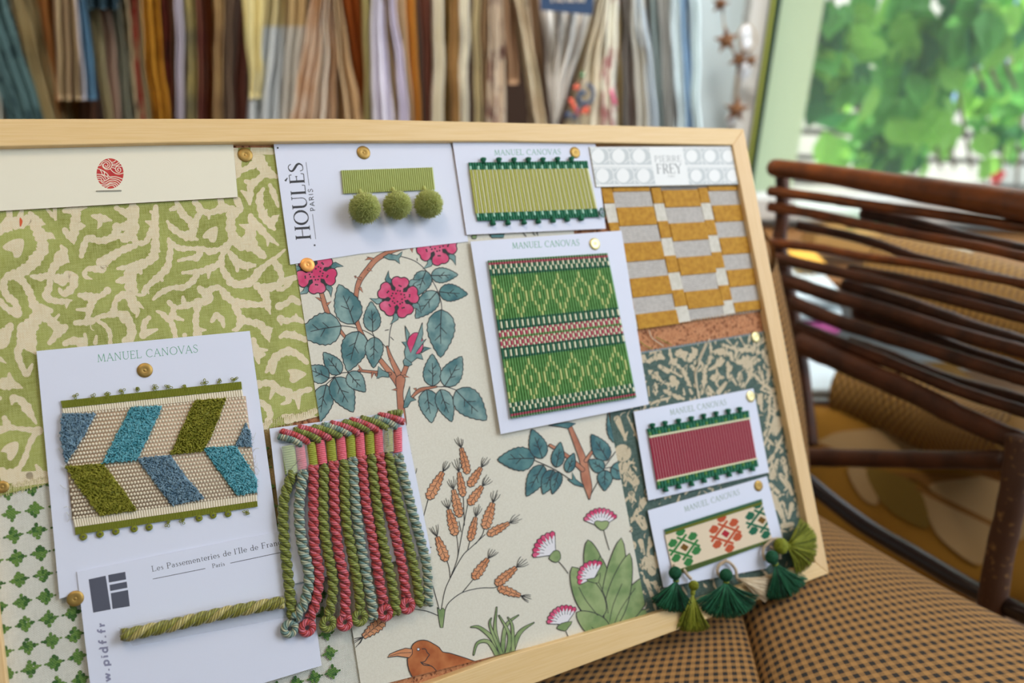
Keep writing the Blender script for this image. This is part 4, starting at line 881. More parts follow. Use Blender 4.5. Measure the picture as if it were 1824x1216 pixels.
for (xt, xb, kind, ys) in colx:
    for r in range(len(ys) - 1):
        y0, y1 = ys[r], ys[r + 1]
        def X(y, k): 
            f = (y - yl0) / (yl1 - yl0); return xt[k] + (xb[k] - xt[k]) * f
        def tl(y): f = (y - yl0) / (yl1 - yl0); return (.02 + .11 * f)
        q = [(X(y0, 0), y0), (X(y0, 1), y0 - tl(y0) * (X(y0, 1) - X(y0, 0))), (X(y1, 1), y1 - tl(y1) * (X(y1, 1) - X(y1, 0))), (X(y1, 0), y1)]
        gd = (r % 2 == 0) if kind in (1, 2) else (r % 2 == 1)
        mm = MB(); qq = ccw([L(*zP(p), hp)[:2] for p in q])
        if gd:
            slab(mm, qq, hp - .0009, hp + .0010); o = mk('gold_velvet_block', mm, gold, n); bv = o.o.modifiers.new('b', 'BEVEL'); bv.width = .0006; bv.segments = 2
        elif kind == 2: slab(mm, qq, hp - .0009, hp + .0005); mk('ivory_velvet_block', mm, iv, n)
        else:
            qz = [zP(p) for p in q]; R_ = ribs([qz[0], qz[3], qz[2], qz[1]], 11, 1, lambda i, j: 0, hp, .0004); mk('grey_ribbed_block', R_, gyr, n)
mm = MB()
for i in range(46):                                                        # fringed lower edge
    t = i / 45; x, y = 322 + (1078 - 322) * t, 1112 - (1112 - 990) * t; c = np.array(L(*zP((x, y)), hp)); tube(mm, [c + (0, .0008, 0), c + (random.gauss(0, .0004), -.0010, .0002)], .0005, 5)
mk('cut_edge', mm, gold, n)
hh = CORK + .0052
mm = MB(); A = Art(mm, hh, [zP(p) for p in [(62, 98), (858, 95), (908, 305), (100, 320)]]); 
hd = [zP(p) for p in [(62, 98), (858, 95), (908, 305), (100, 320)]]; slab(mm, ccw([L(*p, hh)[:2] for p in hd]), hp + .0002, hh, 0); k0 = len(mm.M)
for i in range(k0 - 4, k0): mm.M[i] = 3
zq = Z(1050, 255, 6.756); A.z = zq
def cane(x0, x1, y0, y1, nx):
    for r in range(2):
        for c in range(nx):
            sh = 55 * r + (c * 0); w_ = (x1 - x0) / nx; x = x0 + w_ * (c + .5) + sh; yy = y0 + (y1 - y0) * (r * .52 + .24)
            A.poly([(x - w_ * .5, yy - 105), (x + w_ * .5, yy - 105), (x + w_ * .62, yy + 105), (x - w_ * .38, yy + 105)], 1)
            p = A.z((x, yy, w_ * .31)); A.disc(p[0], p[1], p[2], 0, p[2] * 1.12, 14, -.15)
            for a in ([(x - w_ * .55, yy - 92, 10), (x + w_ * .5, yy - 92, 10)], [(x - w_ * .5, yy - 60, 9), (x - w_ * .42, yy + 100, 9)], [(x + w_ * .34, yy - 95, 9), (x + w_ * .62, yy - 20, 9)], [(x - w_ * .42, yy + 40, 9), (x - w_ * .1, yy + 105, 9)], [(x + w_ * .3, yy + 85, 9), (x + w_ * .6, yy + 30, 9)], [(x - w_ * .45, yy - 30, 8), (x - w_ * .2, yy - 95, 8)]): A.line(a, 0, 0, caps=False)
cane(-20, 720, 45, 500, 3); cane(1120, 1780, 45, 500, 3)
A.poly([(712,30),(1118,30),(1195,520),(800,520)], 0)
text(A, 'PIERRE', zq((785, 222)), zq((1108, 220)), (-1, -10.4), 2, .11, .06, .08)
text(A, 'FREY', zq((812, 364)), zq((1116, 360)), (-2, -17), 2, .13, .055, .04)
text(A, 'PARIS', zq((945, 410)), zq((1028, 408)), (-.3, -3.4), 2, .12, .08, .12)
mk('header_card', mm, [mat('header_white', (236, 236, 234), .5), mat('cane_grey', (200, 204, 204), .6), mat('header_letter', (150, 152, 152), .6), mat('header_edge', (150, 126, 60), .7)], n)
thr = mat('loose_cream', (220, 208, 184), .8)
for pts, m_ in (([(1156,588),(1162,602),(1182,616)], thr), ([(1264,603),(1248,640),(1240,668),(1243,706)], thr), ([(1140,608),(1150,616),(1162,621)], ol), ([(1168,600),(1196,614)], ol)):
    mm = MB(); tube(mm, cat_([L(x, y, CORK + .0022) for x, y in pts], 6), .00038, 5); t_n = mk('loose_thread', mm, m_, label={1156:'short cream thread end hanging under the gold velvet swatch', 1264:'long cream thread trailing over the leaf weave', 1140:'olive thread end beside the green diamond card', 1168:'thin olive thread on the bare cork'}[pts[0][0]], cat='thread')

# pink ribbed card
z7 = Z(1110, 560, 3.576)
n, mb, A = card('white card with a pink ribbed braid edged in dark green knobs', [(1129, 733), (1342, 691.5), (1370, 841), (1155, 891)], H2, CORK)
text(A, MAN, z7((300, 641)), z7((661, 574)), (-1.6, -10), 1, .115, .07)
done(n, mb, [white, mat('letter_grey_green', (140, 160, 146), .6)])
pk1 = mat('raspberry_rib', (184, 44, 76), .6); pk2 = mat('pale_pink_rib', (214, 168, 170), .6)
h7 = H2 + .0013
mk('ribbed_braid', ribs(Q(z7, (165, 782), (806, 664), (850, 916), (213, 1058)), 111, 1, lambda i, j: 1 if i % 3 == 2 else 0, h7, .0008), [pk1, pk2], n)
for q in (((163, 774), (804, 655), (806, 666), (165, 786)), ((212, 1053), (850, 912), (852, 922), (214, 1064))):
    mm = MB(); slab(mm, ccw([L(*z7(p), h7)[:2] for p in q]), h7, h7 + .0011); mk('ivory_piping', mm, yw, n)
knobband(n, *Q(z7, (152, 728), (800, 610), (804, 654), (163, 772)), [z7(p) for p in ((187,702),(267,687),(353,672),(435,657),(513,640),(592,625),(670,609),(743,597))], 1, dg, mg, 32, h7)
knobband(n, *Q(z7, (220, 1112), (862, 966), (852, 922), (214, 1065)), [z7(p) for p in ((272,1118),(355,1100),(437,1083),(517,1061),(597,1043),(677,1023),(748,1003),(825,987))], -1, dg, mg, 32, h7)

# tassel card
z8 = Z(1110, 840, 4.192)
n, mb, A = card('white card with a braid of green and rust crosses and six tassels, bottom right corner', [(1154, 909), (1366, 848), (1398, 975), (1365, 1012), (1182, 1046)], H2, CORK)
text(A, MAN, z8((460, 300)), z8((873, 168)), (-2.2, -9.6), 1, .115, .07)
done(n, mb, [white, MATS['letter_grey_green']])
h8 = H2 + .0012; mm = MB(); qd8 = Q(z8, (312, 470), (1040, 240), (1112, 500), (372, 742)); slab(mm, ccw([L(*p, h8)[:2] for p in qd8]), h8 - .0008, h8); A = Art(mm, h8, qd8); A.z = z8
def motif(cx, cy, mi, mc, s=1):
    A.poly([(cx - 50, cy + 6), (cx - 10, cy - 46), (cx + 52, cy - 10), (cx + 12, cy + 46)], 0)
    for l in ([(-118,17),(60,72)],[(-58,-75),(116,-10)],[(14,-99),(-106,60)],[(99,-60),(-12,94)]): A.line([(cx + a, cy + b_, 18) for a, b_ in l], mi, 0, caps=False)
    for a, b_ in ((-30,-115),(60,-82),(-88,-31),(88,25),(-63,80),(29,110)):
        A.poly([(cx + a + p * 22 - q * 15, cy + b_ + p * 9 + q * 23) for p, q in ((-1.15, -1), (.1, -1.35), (1.15, -.9), (1.2, .5), (.3, 1.25), (-1.1, .9))], mi)
    A.poly([(cx - 33, cy + 3), (cx - 8, cy - 31), (cx + 33, cy - 6), (cx + 9, cy + 31)], mc)
motif(458, 565, 1, 4); motif(765, 463, 2, 5); motif(1035, 362, 3, 4)
mk('cross_stitch_band', mm, [mat('beige_band', (226, 206, 178), .8), mat('grass_green', (52, 122, 62), .8), mat('rust', (188, 82, 48), .8), mat('bottle_green', (30, 98, 70), .8), mat('umber', (112, 78, 20), .8), mat('crimson', (172, 34, 50), .8)], n)
og = mat('olive_edge', (122, 126, 36), .8); te = mat('teal_edge', (64, 112, 84), .8)
for q in (((310, 430), (1035, 203), (1042, 240), (318, 470)), ((372, 742), (1106, 500), (1114, 522), (462, 756))):
    mk('striped_border', ribs([z8(q[0]), z8(q[1]), z8(q[2]), z8(q[3])], 60, 2, lambda i, j: 1 - j if q[0][1] < 600 else (i % 2), h8, .0007), [og, te], n)
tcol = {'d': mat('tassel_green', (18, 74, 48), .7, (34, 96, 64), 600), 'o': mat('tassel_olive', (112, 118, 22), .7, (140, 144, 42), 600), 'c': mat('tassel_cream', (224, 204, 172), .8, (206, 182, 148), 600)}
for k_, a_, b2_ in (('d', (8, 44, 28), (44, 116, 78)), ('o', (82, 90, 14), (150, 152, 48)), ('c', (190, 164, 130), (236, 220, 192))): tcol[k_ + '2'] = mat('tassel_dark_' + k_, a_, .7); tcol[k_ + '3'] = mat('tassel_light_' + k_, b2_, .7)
def tassel(col, head, r, neck, dirv, ln, spread, h, lbl, nth=230):
    m = tcol[col]
    N0 = np.array(L(*z8(neck), h)); q0 = z8(neck); dl = math.hypot(*dirv); ux, uy = dirv[0] / dl, dirv[1] / dl
    D0 = np.array(L(*z8((neck[0] + ux * 100, neck[1] + uy * 100)), h)) - N0; sc_ = np.linalg.norm(D0) / 100; D0 /= np.linalg.norm(D0); E0 = np.cross([0, 0, 1.0], D0)
    mm = MB()
    for i in range(nth):
        lay = random.random(); a = math.radians(random.uniform(-spread, spread)) * (.55 + .45 * (1 - lay) if i % 3 else 1); l_ = 1.32 * ln / 4.192 * random.uniform(.92, 1.04)
        vx, vy = ux * math.cos(a) - uy * math.sin(a), ux * math.sin(a) + uy * math.cos(a); hz_ = h - .001 + lay * .0055; j1, j2 = random.gauss(0, 1.2), random.gauss(0, 1.6)
        P3 = []
        for f, hh2, jj in ((0, h, 0), (.3, hz_ + .001, j1 * .5), (.65, hz_, j1), (1, hz_ - .0022, j2)):
            bl = f * (1 - f) * .5; wx, wy = vx * (f - bl * .4) + ux * bl * .4, vy * (f - bl * .4) + uy * bl * .4
            P3.append(np.array(L(q0[0] + wx * l_ - vy * jj, q0[1] + wy * l_ + vx * jj, hh2)))
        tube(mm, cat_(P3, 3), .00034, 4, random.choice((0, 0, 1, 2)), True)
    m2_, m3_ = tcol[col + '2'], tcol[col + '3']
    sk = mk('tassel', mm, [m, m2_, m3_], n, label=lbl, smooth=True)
    if head:
        mm = MB(); c = np.array(L(*z8(head), h + .001)); R_ = r * sc_; ax = N0 - c; ax /= np.linalg.norm(ax); e = np.cross(ax, [0, 0, 1.0]); e /= np.linalg.norm(e); f = np.cross(ax, e)
        ellipsoid(mm, c, (R_ * .95, R_ * .85, R_ * .9), 22, 12, 0, np.array([e, f, ax])); tube(mm, [c + ax * R_ * .55, N0, N0 + D0 * .0012], [R_ * .62, R_ * .36, R_ * .5], 12)
        for k in range(26):                                                # wound threads over the head
            ph = 2 * PI * k / 26; tube(mm, [c + ((e * math.cos(ph) * .95 + f * math.sin(ph) * .85) * math.sin(t) + ax * .9 * math.cos(t)) * R_ * 1.01 for t in [PI * q / 8 for q in range(9)]], .00032, 4)
        hh_ = mk('tassel_head', mm, m, sk, smooth=True)
        mm = MB(); 
        for k in range(3): tube(mm, [N0 + ax * (.0004 * k - .0004) + (e * math.cos(t) + f * math.sin(t)) * R_ * .42 for t in [2 * PI * q / 14 for q in range(15)]], .0003, 5)
        mk('tassel_binding', mm, tcol['o'], sk, smooth=True)
hz = .0052
for pts in ([(770,660),(715,700),(705,750),(735,790)],[(765,665),(800,680),(840,730),(850,790),(880,820)],[(1110,510),(1055,560),(1045,610),(1060,660)],[(1115,505),(1160,500),(1185,520),(1195,560)],[(1100,560),(1160,600),(1170,650)],[(455,730),(480,770),(510,800)],[(380,690),(385,720)]):
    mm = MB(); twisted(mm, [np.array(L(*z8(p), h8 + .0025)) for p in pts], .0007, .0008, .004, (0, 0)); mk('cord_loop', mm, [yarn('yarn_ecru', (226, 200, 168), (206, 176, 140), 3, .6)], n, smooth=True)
tassel('o', (527, 848), 40, (520, 905), (.02, 1), 215, 27, .0005, 'olive tassel hanging behind the left dark green one')
tassel('c', None, 0, (862, 795), (.93, .32), 195, 24, .001, 'cream tassel without a head')
tassel('d', (388, 755), 52, (395, 812), (-.15, 1), 175, 46, .0035, 'left dark green tassel', 260)
tassel('d', (768, 770), 52, (768, 822), (.06, 1), 205, 64, .003, 'middle dark green tassel', 330)
tassel('o', (1178, 553), 46, (1222, 552), (.93, .05), 170, 70, .003, 'olive tassel fanning to the right', 300)
tassel('d', (1110, 637), 50, (1135, 688), (.42, .9), 200, 44, .004, 'right dark green tassel', 300)

# bullion fringe card
zR = Z(460, 720, 2.826); zL = Z(460, 730, 6.514)
n, mb, A = card('white card with a thick twisted pink, olive and sea-green bullion fringe', [(480, 763), (718, 731.5), (768, 985), (512, 1042)], H4 + .0004, CORK)
text(A, 'passementerie', zR((752, 650)), zR((718, 425)), (-5, .6), 1, .1, .07, .08); done(n, mb, [white, dark])
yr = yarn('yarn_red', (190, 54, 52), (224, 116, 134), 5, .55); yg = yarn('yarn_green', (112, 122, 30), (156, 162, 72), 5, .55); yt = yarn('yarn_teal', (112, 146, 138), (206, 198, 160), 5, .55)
YM = {'r': yr, 'g': yg, 't': yt}
hf = H4 + .0044
STR = [('g', [(175,340),(130,480),(128,640),(150,860),(172,1070)], 0), ('t', [(228,335),(205,520),(220,700),(255,850),(238,980),(185,1080)], (158,1128)), ('r', [(278,310),(278,560),(284,720),(306,850),(288,1000),(258,1075)], (246,1124)), ('g', [(332,302),(326,560),(345,720),(375,880),(368,1000),(352,1060)], (350,1103)), ('r', [(380,290),(385,560),(405,740),(436,900),(438,1040),(438,1062)], (436,1096)), ('g', [(432,282),(440,560),(470,740),(503,920),(514,1030)], (510,1073)), ('t', [(475,270),(490,500),(515,700),(545,860),(572,1000),(580,1080)], 0), ('r', [(520,262),(540,480),(575,680),(605,860),(632,1000)], (640,1048)), ('g', [(568,255),(590,450),(625,680),(665,860),(690,1000),(695,1058)], 0), ('r', [(610,250),(640,450),(688,650),(725,820),(745,970)], (750,1012)), ('g', [(655,248),(690,430),(735,620),(775,780),(803,920),(814,1012)], 0), ('t', [(705,255),(742,400),(782,560),(822,700),(850,830),(856,1010)], 0)]
nm = {'r': 'pink-red bullion strand', 'g': 'olive bullion strand', 't': 'sea-green bullion strand'}
for idx, (c, pts, lp) in enumerate(STR):
    P = [np.array(L(*zR(p), hf - (.0012 if idx == 0 else 0) - .0024 * (i / (len(pts) - 1)) + (.0014 if idx == 1 else 0))) for i, p in enumerate(pts)]
    mm = MB(); twisted(mm, P, .00175, .0021, .0125, (0, 0), 2, 10, idx * 1.3, .75)
    if lp:
        c0_ = np.array(L(*zR(lp), hf - .0024)); Rl = .0038; e0 = P[-1]; d = e0 - c0_; a0_ = math.atan2(d[1], d[0]); ring = [c0_ + (Rl * math.cos(a0_ + t), Rl * math.sin(a0_ + t), .0003 * math.sin(t)) for t in [2 * PI * q / 22 for q in range(23)]]
        tube(mm, ring, .0024, 10, 0)
    mk('bullion_strand', mm, [YM[c]], n, nm[c], smooth=True)
for k, (a, b_, c) in enumerate((((245,305),(500,400),'t'),((265,250),(580,375),'r'),((420,235),(715,352),'g'),((475,205),(835,330),'r'),((630,200),(950,305),'g'),((750,178),(1060,282),'t'),((850,158),(1165,270),'r'),((985,140),(1280,238),'g'),((1070,118),(1390,238),'r'),((1200,100),(1500,212),'g'),((1345,88),(1600,198),'t'),((1400,62),(1685,140),'r'),((1520,50),(1660,38),'g'))):
    m1 = ((a[0] + b_[0]) / 2 + 20, (a[1] + b_[1]) / 2 - 12); mm = MB(); hh2 = H4 + .0030
    twisted(mm, [np.array(L(*zL(p), hh2 + e)) for p, e in ((a, -.0008), (m1, .0008), (b_, .0004))], .0010, .0017, .0042, (0, 0), 2, 9, k, 1)
    mk('header_cord', mm, [YM[c]], n, nm[c].replace('bullion strand', 'header cord'), smooth=True)
wp = mat('wrap_pink', (214, 90, 106), .5, (228, 120, 132), 700); wg = mat('wrap_green', (142, 148, 44), .5, (164, 168, 68), 700); wgp = mat('wrap_pale_green', (170, 186, 112), .5)
for a, b_, w_, m_ in (((345,410),(385,735),150,wgp),((480,405),(515,690),112,wp),((603,372),(637,642),112,wg),((712,350),(748,630),108,wp),((832,328),(858,595),108,wg),((950,308),(976,578),108,wp),((1064,285),(1080,550),108,wg),((1172,262),(1188,540),106,wp),((1285,245),(1300,515),104,wg),((1390,228),(1402,500),104,wp),((1503,222),(1512,490),104,wg),((1614,205),(1618,492),100,wp)):
    mm = MB(); A0 = np.array(L(*zL(a), H4 + .0010)); B0 = np.array(L(*zL(b_), H4 + .0010)); E0 = np.array(L(*zL((a[0] + w_ / 2, a[1] - w_ * .09)), H4 + .0010)) - A0; NT = 12
    vs = []; fs = []; rows_ = NT * 5
    for i in range(rows_ + 1):
        t = i / rows_; c = A0 * (1 - t) + B0 * t; bul = .78 + .22 * abs(math.sin(PI * t * NT)) 
        for k in range(9):
            th = PI * k / 8; vs.append(tuple(c - E0 * math.cos(th) * (.93 + .07 * bul) + np.array([0, 0, .0034 * math.sin(th) ** .7 * bul])))
    for i in range(rows_):
        for k in range(8): fs.append([i * 9 + k, i * 9 + k + 1, (i + 1) * 9 + k + 1, (i + 1) * 9 + k])
    mm.add(vs, fs); mk('wound_block', mm, m_, n, 'pink wound block' if m_ is wp else 'green wound block', smooth=True)
for q in ([(255,395),(560,365),(600,690),(335,760)], [(1440,225),(1565,195),(1580,480),(1452,495)]):
    mm = MB(); v = []
    for j in range(9):
        for i in range(9):
            p = bil(q, i / 8, j / 8); v.append(L(*zL(p), H4 + .0047 + .0004 * math.sin(i * 1.9 + j * 1.3)))
    mm.add(v, [[j * 9 + i, j * 9 + i + 1, (j + 1) * 9 + i + 1, (j + 1) * 9 + i] for i in range(8) for j in range(8)]); mk('clear_tape', mm, mtape, n, smooth=True)
for a, b_ in (((490,565),(372,692)),((1503,265),(1512,412))):
    mm = MB(); tube(mm, [L(*zL(a), H4 + .0045), L(*zL(a), H4 + .0056), L(*zL(b_), H4 + .0056), L(*zL(b_), H4 + .0045)], .0002, 6); mk('staple', mm, steel, n)

# cream header card of the damask with its red seal
zS = Z(160, 270, 15.2)
n, mb, A = card('cream card strip with a small round red wave seal, top left of the board', [(-90, 267), (415, 253.5), (423.5, 351), (-60, 379)], H1, CORK, .0009, edge=True)
A.z = zS; se = []
p = A.z((548, 592)); 
A.disc(p[0], p[1], 366 / 15.2, 2, 411 / 15.2, 40)
def cw_(l, w_=20): A.line([(x, y, w_) for x, y in l], 0, 5)
for l in ([(215,375),(290,370),(330,300),(400,255),(480,260),(535,310),(545,370),(510,430),(440,445),(385,420),(365,360),(400,310),(450,300),(490,340),(485,385),(440,400),(410,370)],[(490,200),(560,260),(600,320),(590,400),(540,470),(450,480),(380,440),(345,390),(350,330)],[(700,235),(660,275),(600,290)],[(790,280),(730,320),(690,340),(600,335)],[(840,310),(760,360),(700,385),(600,375)],[(880,400),(800,395),(730,400),(690,460),(720,530),(790,560),(835,520),(830,460),(780,440),(745,480),(770,510),(790,490)],[(560,470),(610,530),(700,590),(800,605),(870,590),(920,570)],[(600,430),(680,450)],[(180,450),(280,480),(400,540),(480,610),(530,680),(620,675),(750,690),(910,750)],[(280,490),(320,560),(340,620),(400,640)],[(340,510),(400,560),(390,620),(470,690)],[(390,540),(400,600)],[(470,640),(500,730)],[(190,610),(300,620),(380,660),(440,750)],[(200,670),(300,670),(360,720),(400,780)],[(210,720),(300,725),(320,780),(380,800),(450,770),(540,720),(650,725),(780,760),(890,850)],[(220,775),(290,790),(340,840),(420,850),(500,800),(600,770),(720,790),(800,850),(850,900)],[(260,880),(380,900),(470,880),(560,830),(650,830),(740,870),(790,950)],[(340,950),(440,930),(540,870),(620,870),(700,900),(740,980)],[(440,990),(520,930),(600,910),(660,940),(690,1000)]): cw_(l)
mm_ = mk('card', mb, [cream_card, edge_b, mat('seal_red', (186, 44, 52), .6, (200, 70, 60), 300)], n)
mm = MB(); tube(mm, [L(172, 340.5, H1), L(172, 340, H1 + .0005), L(216, 339, H1 + .0005), L(216, 339.5, H1)], .00035, 6); mk('staple', mm, steel, n)

# brass drawing pins
brass = mat('brass', (176, 142, 78), .5, metal=.75, spec=.5); brass_o = mat('copper_brass', (244, 172, 96), .45, metal=.55); brass_p = mat('pale_brass', (222, 206, 150), .35, metal=.6)
def pin(px, py, d, h, lbl, m=brass, dome=.00035):
    mm = MB(); c = np.array(L(px, py, h + .001)); e = np.array(L(px + d / 2, py, h + .001)); r_ = abs(e[0] - c[0]) * 1.0
    e2 = np.array(L(px, py - d / 2, h + .001)); r_ = .0052 if r_ > .0052 else r_
    prof = [(0, -.0052), (.0006, -.0052), (.0006, -.0006), (r_ * .98, -.0006), (r_, -.0003), (r_ * .95, .0001), (r_ * .6, dome * .7), (.0016, dome), (.0013, dome * .6), (.0009, dome * .4), (.0007, dome * .8), (0, dome * 1.0)]
    vs = []; S_ = 28
    for rr_, hh_ in prof:
        for k in range(S_): vs.append((c[0] + rr_ * math.cos(2 * PI * k / S_), c[1] + rr_ * math.sin(2 * PI * k / S_), c[2] + hh_ - .0004))
    fs = [[i * S_ + k, i * S_ + (k + 1) % S_, (i + 1) * S_ + (k + 1) % S_, (i + 1) * S_ + k] for i in range(len(prof) - 1) for k in range(S_)]
    mm.add(vs, fs); mk('drawing_pin', mm, m, label=lbl, cat='drawing pin', group='brass pins in the board', smooth=True, org=(c[0], c[1], CORK))
pin(437, 275, 27, CORK + .0012, 'brass drawing pin through the green damask beside the cream card strip')
pin(648, 271, 24, H1, 'brass drawing pin at the top of the pompom card')
pin(548, 471, 26, H1, 'bright orange brass drawing pin on the pink rose at the wallpaper corner', brass_o)
pin(258, 659, 29, H2, 'brass drawing pin above the chevron braid')
pin(134, 1066, 32, H3, 'brass drawing pin at the left edge of the emblem card')
pin(4, 867, 26, CORK + .0012, 'brass drawing pin cut by the left edge of the photo')
pin(1025, 271, 18, H3, 'brass drawing pin beside the cane-printed header')
pin(1060, 434, 20, H4, 'pale brass drawing pin on the green diamond card', brass_p)
pin(1347, 600, 19, CORK + .0010, 'shiny pale drawing pin on the leaf weave near the right rail', brass_p)
pin(1338, 706, 17, H2, 'pale brass drawing pin on the pink braid card', brass_p)
pin(1352, 865, 15.5, H2, 'dull brass drawing pin on the tassel card')

# ------------------------------------------------------------ the room
def struct(name, c, s, m):
    mb = MB(); box(mb, c, s); return mk(name, mb, m, kind='structure', fr=FW)
YB = 1.95                                                          # back wall
wallm = mat('white_wall', (190, 204, 206), .8, (184, 198, 200), 6); ceilm = mat('ceiling_white', (225, 220, 210), .9); floorm = mat('floor_oak', (150, 112, 76), .5, (120, 86, 56), 8, 5, stretch=(1, 12, 1))
xr0 = Wy(1392, 0, YB)[0]                                           # left edge of the back window
XR = 2.3
struct('floor', (.2, .1, -.05), (4.6, 4.0, .1), floorm)
struct('ceiling', (.2, .1, 2.55), (4.6, 4.0, .1), ceilm)
struct('wall_back', ((xr0 - 2.1) / 2, YB + .05, 1.25), (xr0 + 2.1, .1, 2.5), wallm)
struct('wall_back_sill', ((xr0 + XR) / 2, YB + .05, .22), (XR - xr0, .1, .44), wallm)
struct('wall_left', (-2.1, .1, 1.25), (.1, 4.0, 2.5), wallm)
struct('wall_front', (.2, -1.9, 1.25), (4.6, .1, 2.5), wallm)
struct('wall_right', (XR + .05, -1.35, 1.25), (.1, 1.1, 2.5), wallm)
struct('wall_right_sill', (XR + .05, .6, .2), (.1, 2.8, .4), wallm)
struct('trim_1', (XR + .05, .6, 2.38), (.1, 2.8, .25), wallm)
# back window: white reveal, dark green metal mullion, glass
post = mat('post_grey', (200, 198, 192), .6); gm = mat('dark_green_metal', (44, 66, 58), .3, metal=.6); ygm = mat('yellow_green_reflection', (166, 172, 70), .5)
x1340 = Wy(1340, 0, YB - .06)[0]; x1372 = Wy(1371, 0, YB - .06)[0]; x1384 = Wy(1390, 0, YB - .06)[0]
struct('trim_2', ((x1340 + x1372) / 2, YB - .03, 1.2), (x1372 - x1340, .06, 2.4), post)
wfm = MB(); box(wfm, ((x1372 + x1384) / 2, YB - .035, 1.25), (x1384 - x1372, .07, 2.4)); box(wfm, ((x1384 + XR) / 2, YB - .02, 2.44), (XR - x1384, .07, .05)); wf = mk('window_frame', wfm, gm, fr=FW, kind='structure'); wf.o.name = 'window_1'
mb = MB(); box(mb, ((x1384 + XR) / 2, YB - .02, .46), (XR - x1384, .07, .05)); mk('window_sill', mb, post, wf)
mb = MB(); box(mb, (x1372 + .004, YB - .076, .75), (.004, .012, 1.1)); mk('mullion_reflection', mb, ygm, wf)  # yellow-green reflection on the metal mullion, put in as a coloured strip
glassm = mat('window_glass', (240, 248, 244), .02, spec=.5); gb = glassm.node_tree.nodes['Principled BSDF']; gb.inputs['Alpha'].default_value = .035
mb = MB(); box(mb, ((x1384 + XR) / 2, YB + .02, 1.43), (XR - x1384 - .01, .004, 1.92)); mk('pane', mb, glassm, wf)

# ------------------------------------------------------------ outside: pale pillar, slatted wall, plants
pal = mat('pale_green_render', (196, 206, 164), .8); slatm = mat('white_slat', (206, 206, 196), .7, (188, 186, 178), 10); bluem = mat('blue_panel', (150, 186, 224), .6)
YP = 2.35
xa, xb = Wy(1392, 0, YP)[0] - .02, Wy(1448, 120, YP)[0]
mb = MB(); box(mb, ((xa + xb) / 2, YP + .1, 1.0), (xb - xa, .2, 2.4)); mk('pillar', mb, pal, label='pale green rendered pillar just outside the window', cat='pillar', fr=FW)
YS = 3.6; sw = thing('slatted_wall', 'white horizontal slatted garden wall outside behind the climbing plants', 'garden wall', (2.0, YS, -.4), fr=FW)
for i in range(26):
    z_ = -.3 + .115 * i; mb = MB(); box(mb, (1.8, YS + .02, z_), (2.05, .03, .085)); mk('slat', mb, bluem if i in (7, 13) else slatm, sw)
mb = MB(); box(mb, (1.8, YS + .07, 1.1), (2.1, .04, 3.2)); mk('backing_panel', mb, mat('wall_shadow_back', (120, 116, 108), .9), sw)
struct('terrace', (1.5, 4.5, -.5), (9, 5.0, .1), mat('terrace_stone', (190, 186, 176), .8))
lfm = [mat('leaf_bright', (138, 196, 84), .5), mat('leaf_mid', (92, 160, 72), .5), mat('leaf_deep', (50, 112, 60), .5)]
for m in lfm:
    b_ = m.node_tree.nodes['Principled BSDF']; tr = m.node_tree.nodes.new('ShaderNodeBsdfTranslucent'); tr.inputs[0].default_value = b_.inputs['Base Color'].default_value; mx = m.node_tree.nodes.new('ShaderNodeMixShader'); mx.inputs[0].default_value = .45
    out = m.node_tree.nodes['Material Output']; m.node_tree.links.new(b_.outputs[0], mx.inputs[1]); m.node_tree.links.new(tr.outputs[0], mx.inputs[2]); m.node_tree.links.new(mx.outputs[0], out.inputs[0])
bark = mat('vine_stem', (96, 84, 66), .8)
def leafmesh(mb, c, d, n_, l, w_, mi):
    e = np.cross(d, n_); e /= np.linalg.norm(e); n2 = np.cross(e, d); vs = []
    prof = [(0, 0), (.15, .32), (.35, .5), (.6, .42), (.82, .2), (1, 0)]
    for s, h in prof: vs.append(tuple(c + d * l * s - n2 * l * .12 * s * s))
    for s, h in prof[1:-1]: vs.append(tuple(c + d * l * s + e * w_ * h + n2 * w_ * .12 - n2 * l * .12 * s * s))
    for s, h in prof[1:-1]: vs.append(tuple(c + d * l * s - e * w_ * h + n2 * w_ * .12 - n2 * l * .12 * s * s))
    fs = [[0, 1, 6], [1, 2, 7, 6], [2, 3, 8, 7], [3, 4, 9, 8], [4, 5, 9], [0, 10, 1], [1, 10, 11, 2], [2, 11, 12, 3], [3, 12, 13, 4], [4, 13, 5]]
    mb.add(vs, fs, mi)
PL = [('dense climbing vine with bright oval leaves hanging close behind the glass', (1395, 1560), (-30, 190), 2.55, 130, .11, [(1440,-60),(1470,80),(1500,200)]),
      ('leafy vine in front of the slatted wall, above the middle of the chair rail', (1540, 1720), (-40, 250), 2.85, 120, .125, [(1640,-80),(1670,120),(1700,300)]),
      ('darker trailing vine at the top right of the window', (1650, 1850), (-40, 80), 2.7, 60, .12, [(1700,-80),(1740,60),(1780,160)]),
      ('drooping branch of broad leaves low in the middle of the window', (1450, 1700), (150, 330), 3.0, 45, .125, [(1560,100),(1580,220),(1600,360)]),
      ('yellow-green shrub by the bright gap at the right edge', (1730, 1850), (90, 300), 3.1, 70, .10, [(1780,330),(1790,220),(1800,100)])]
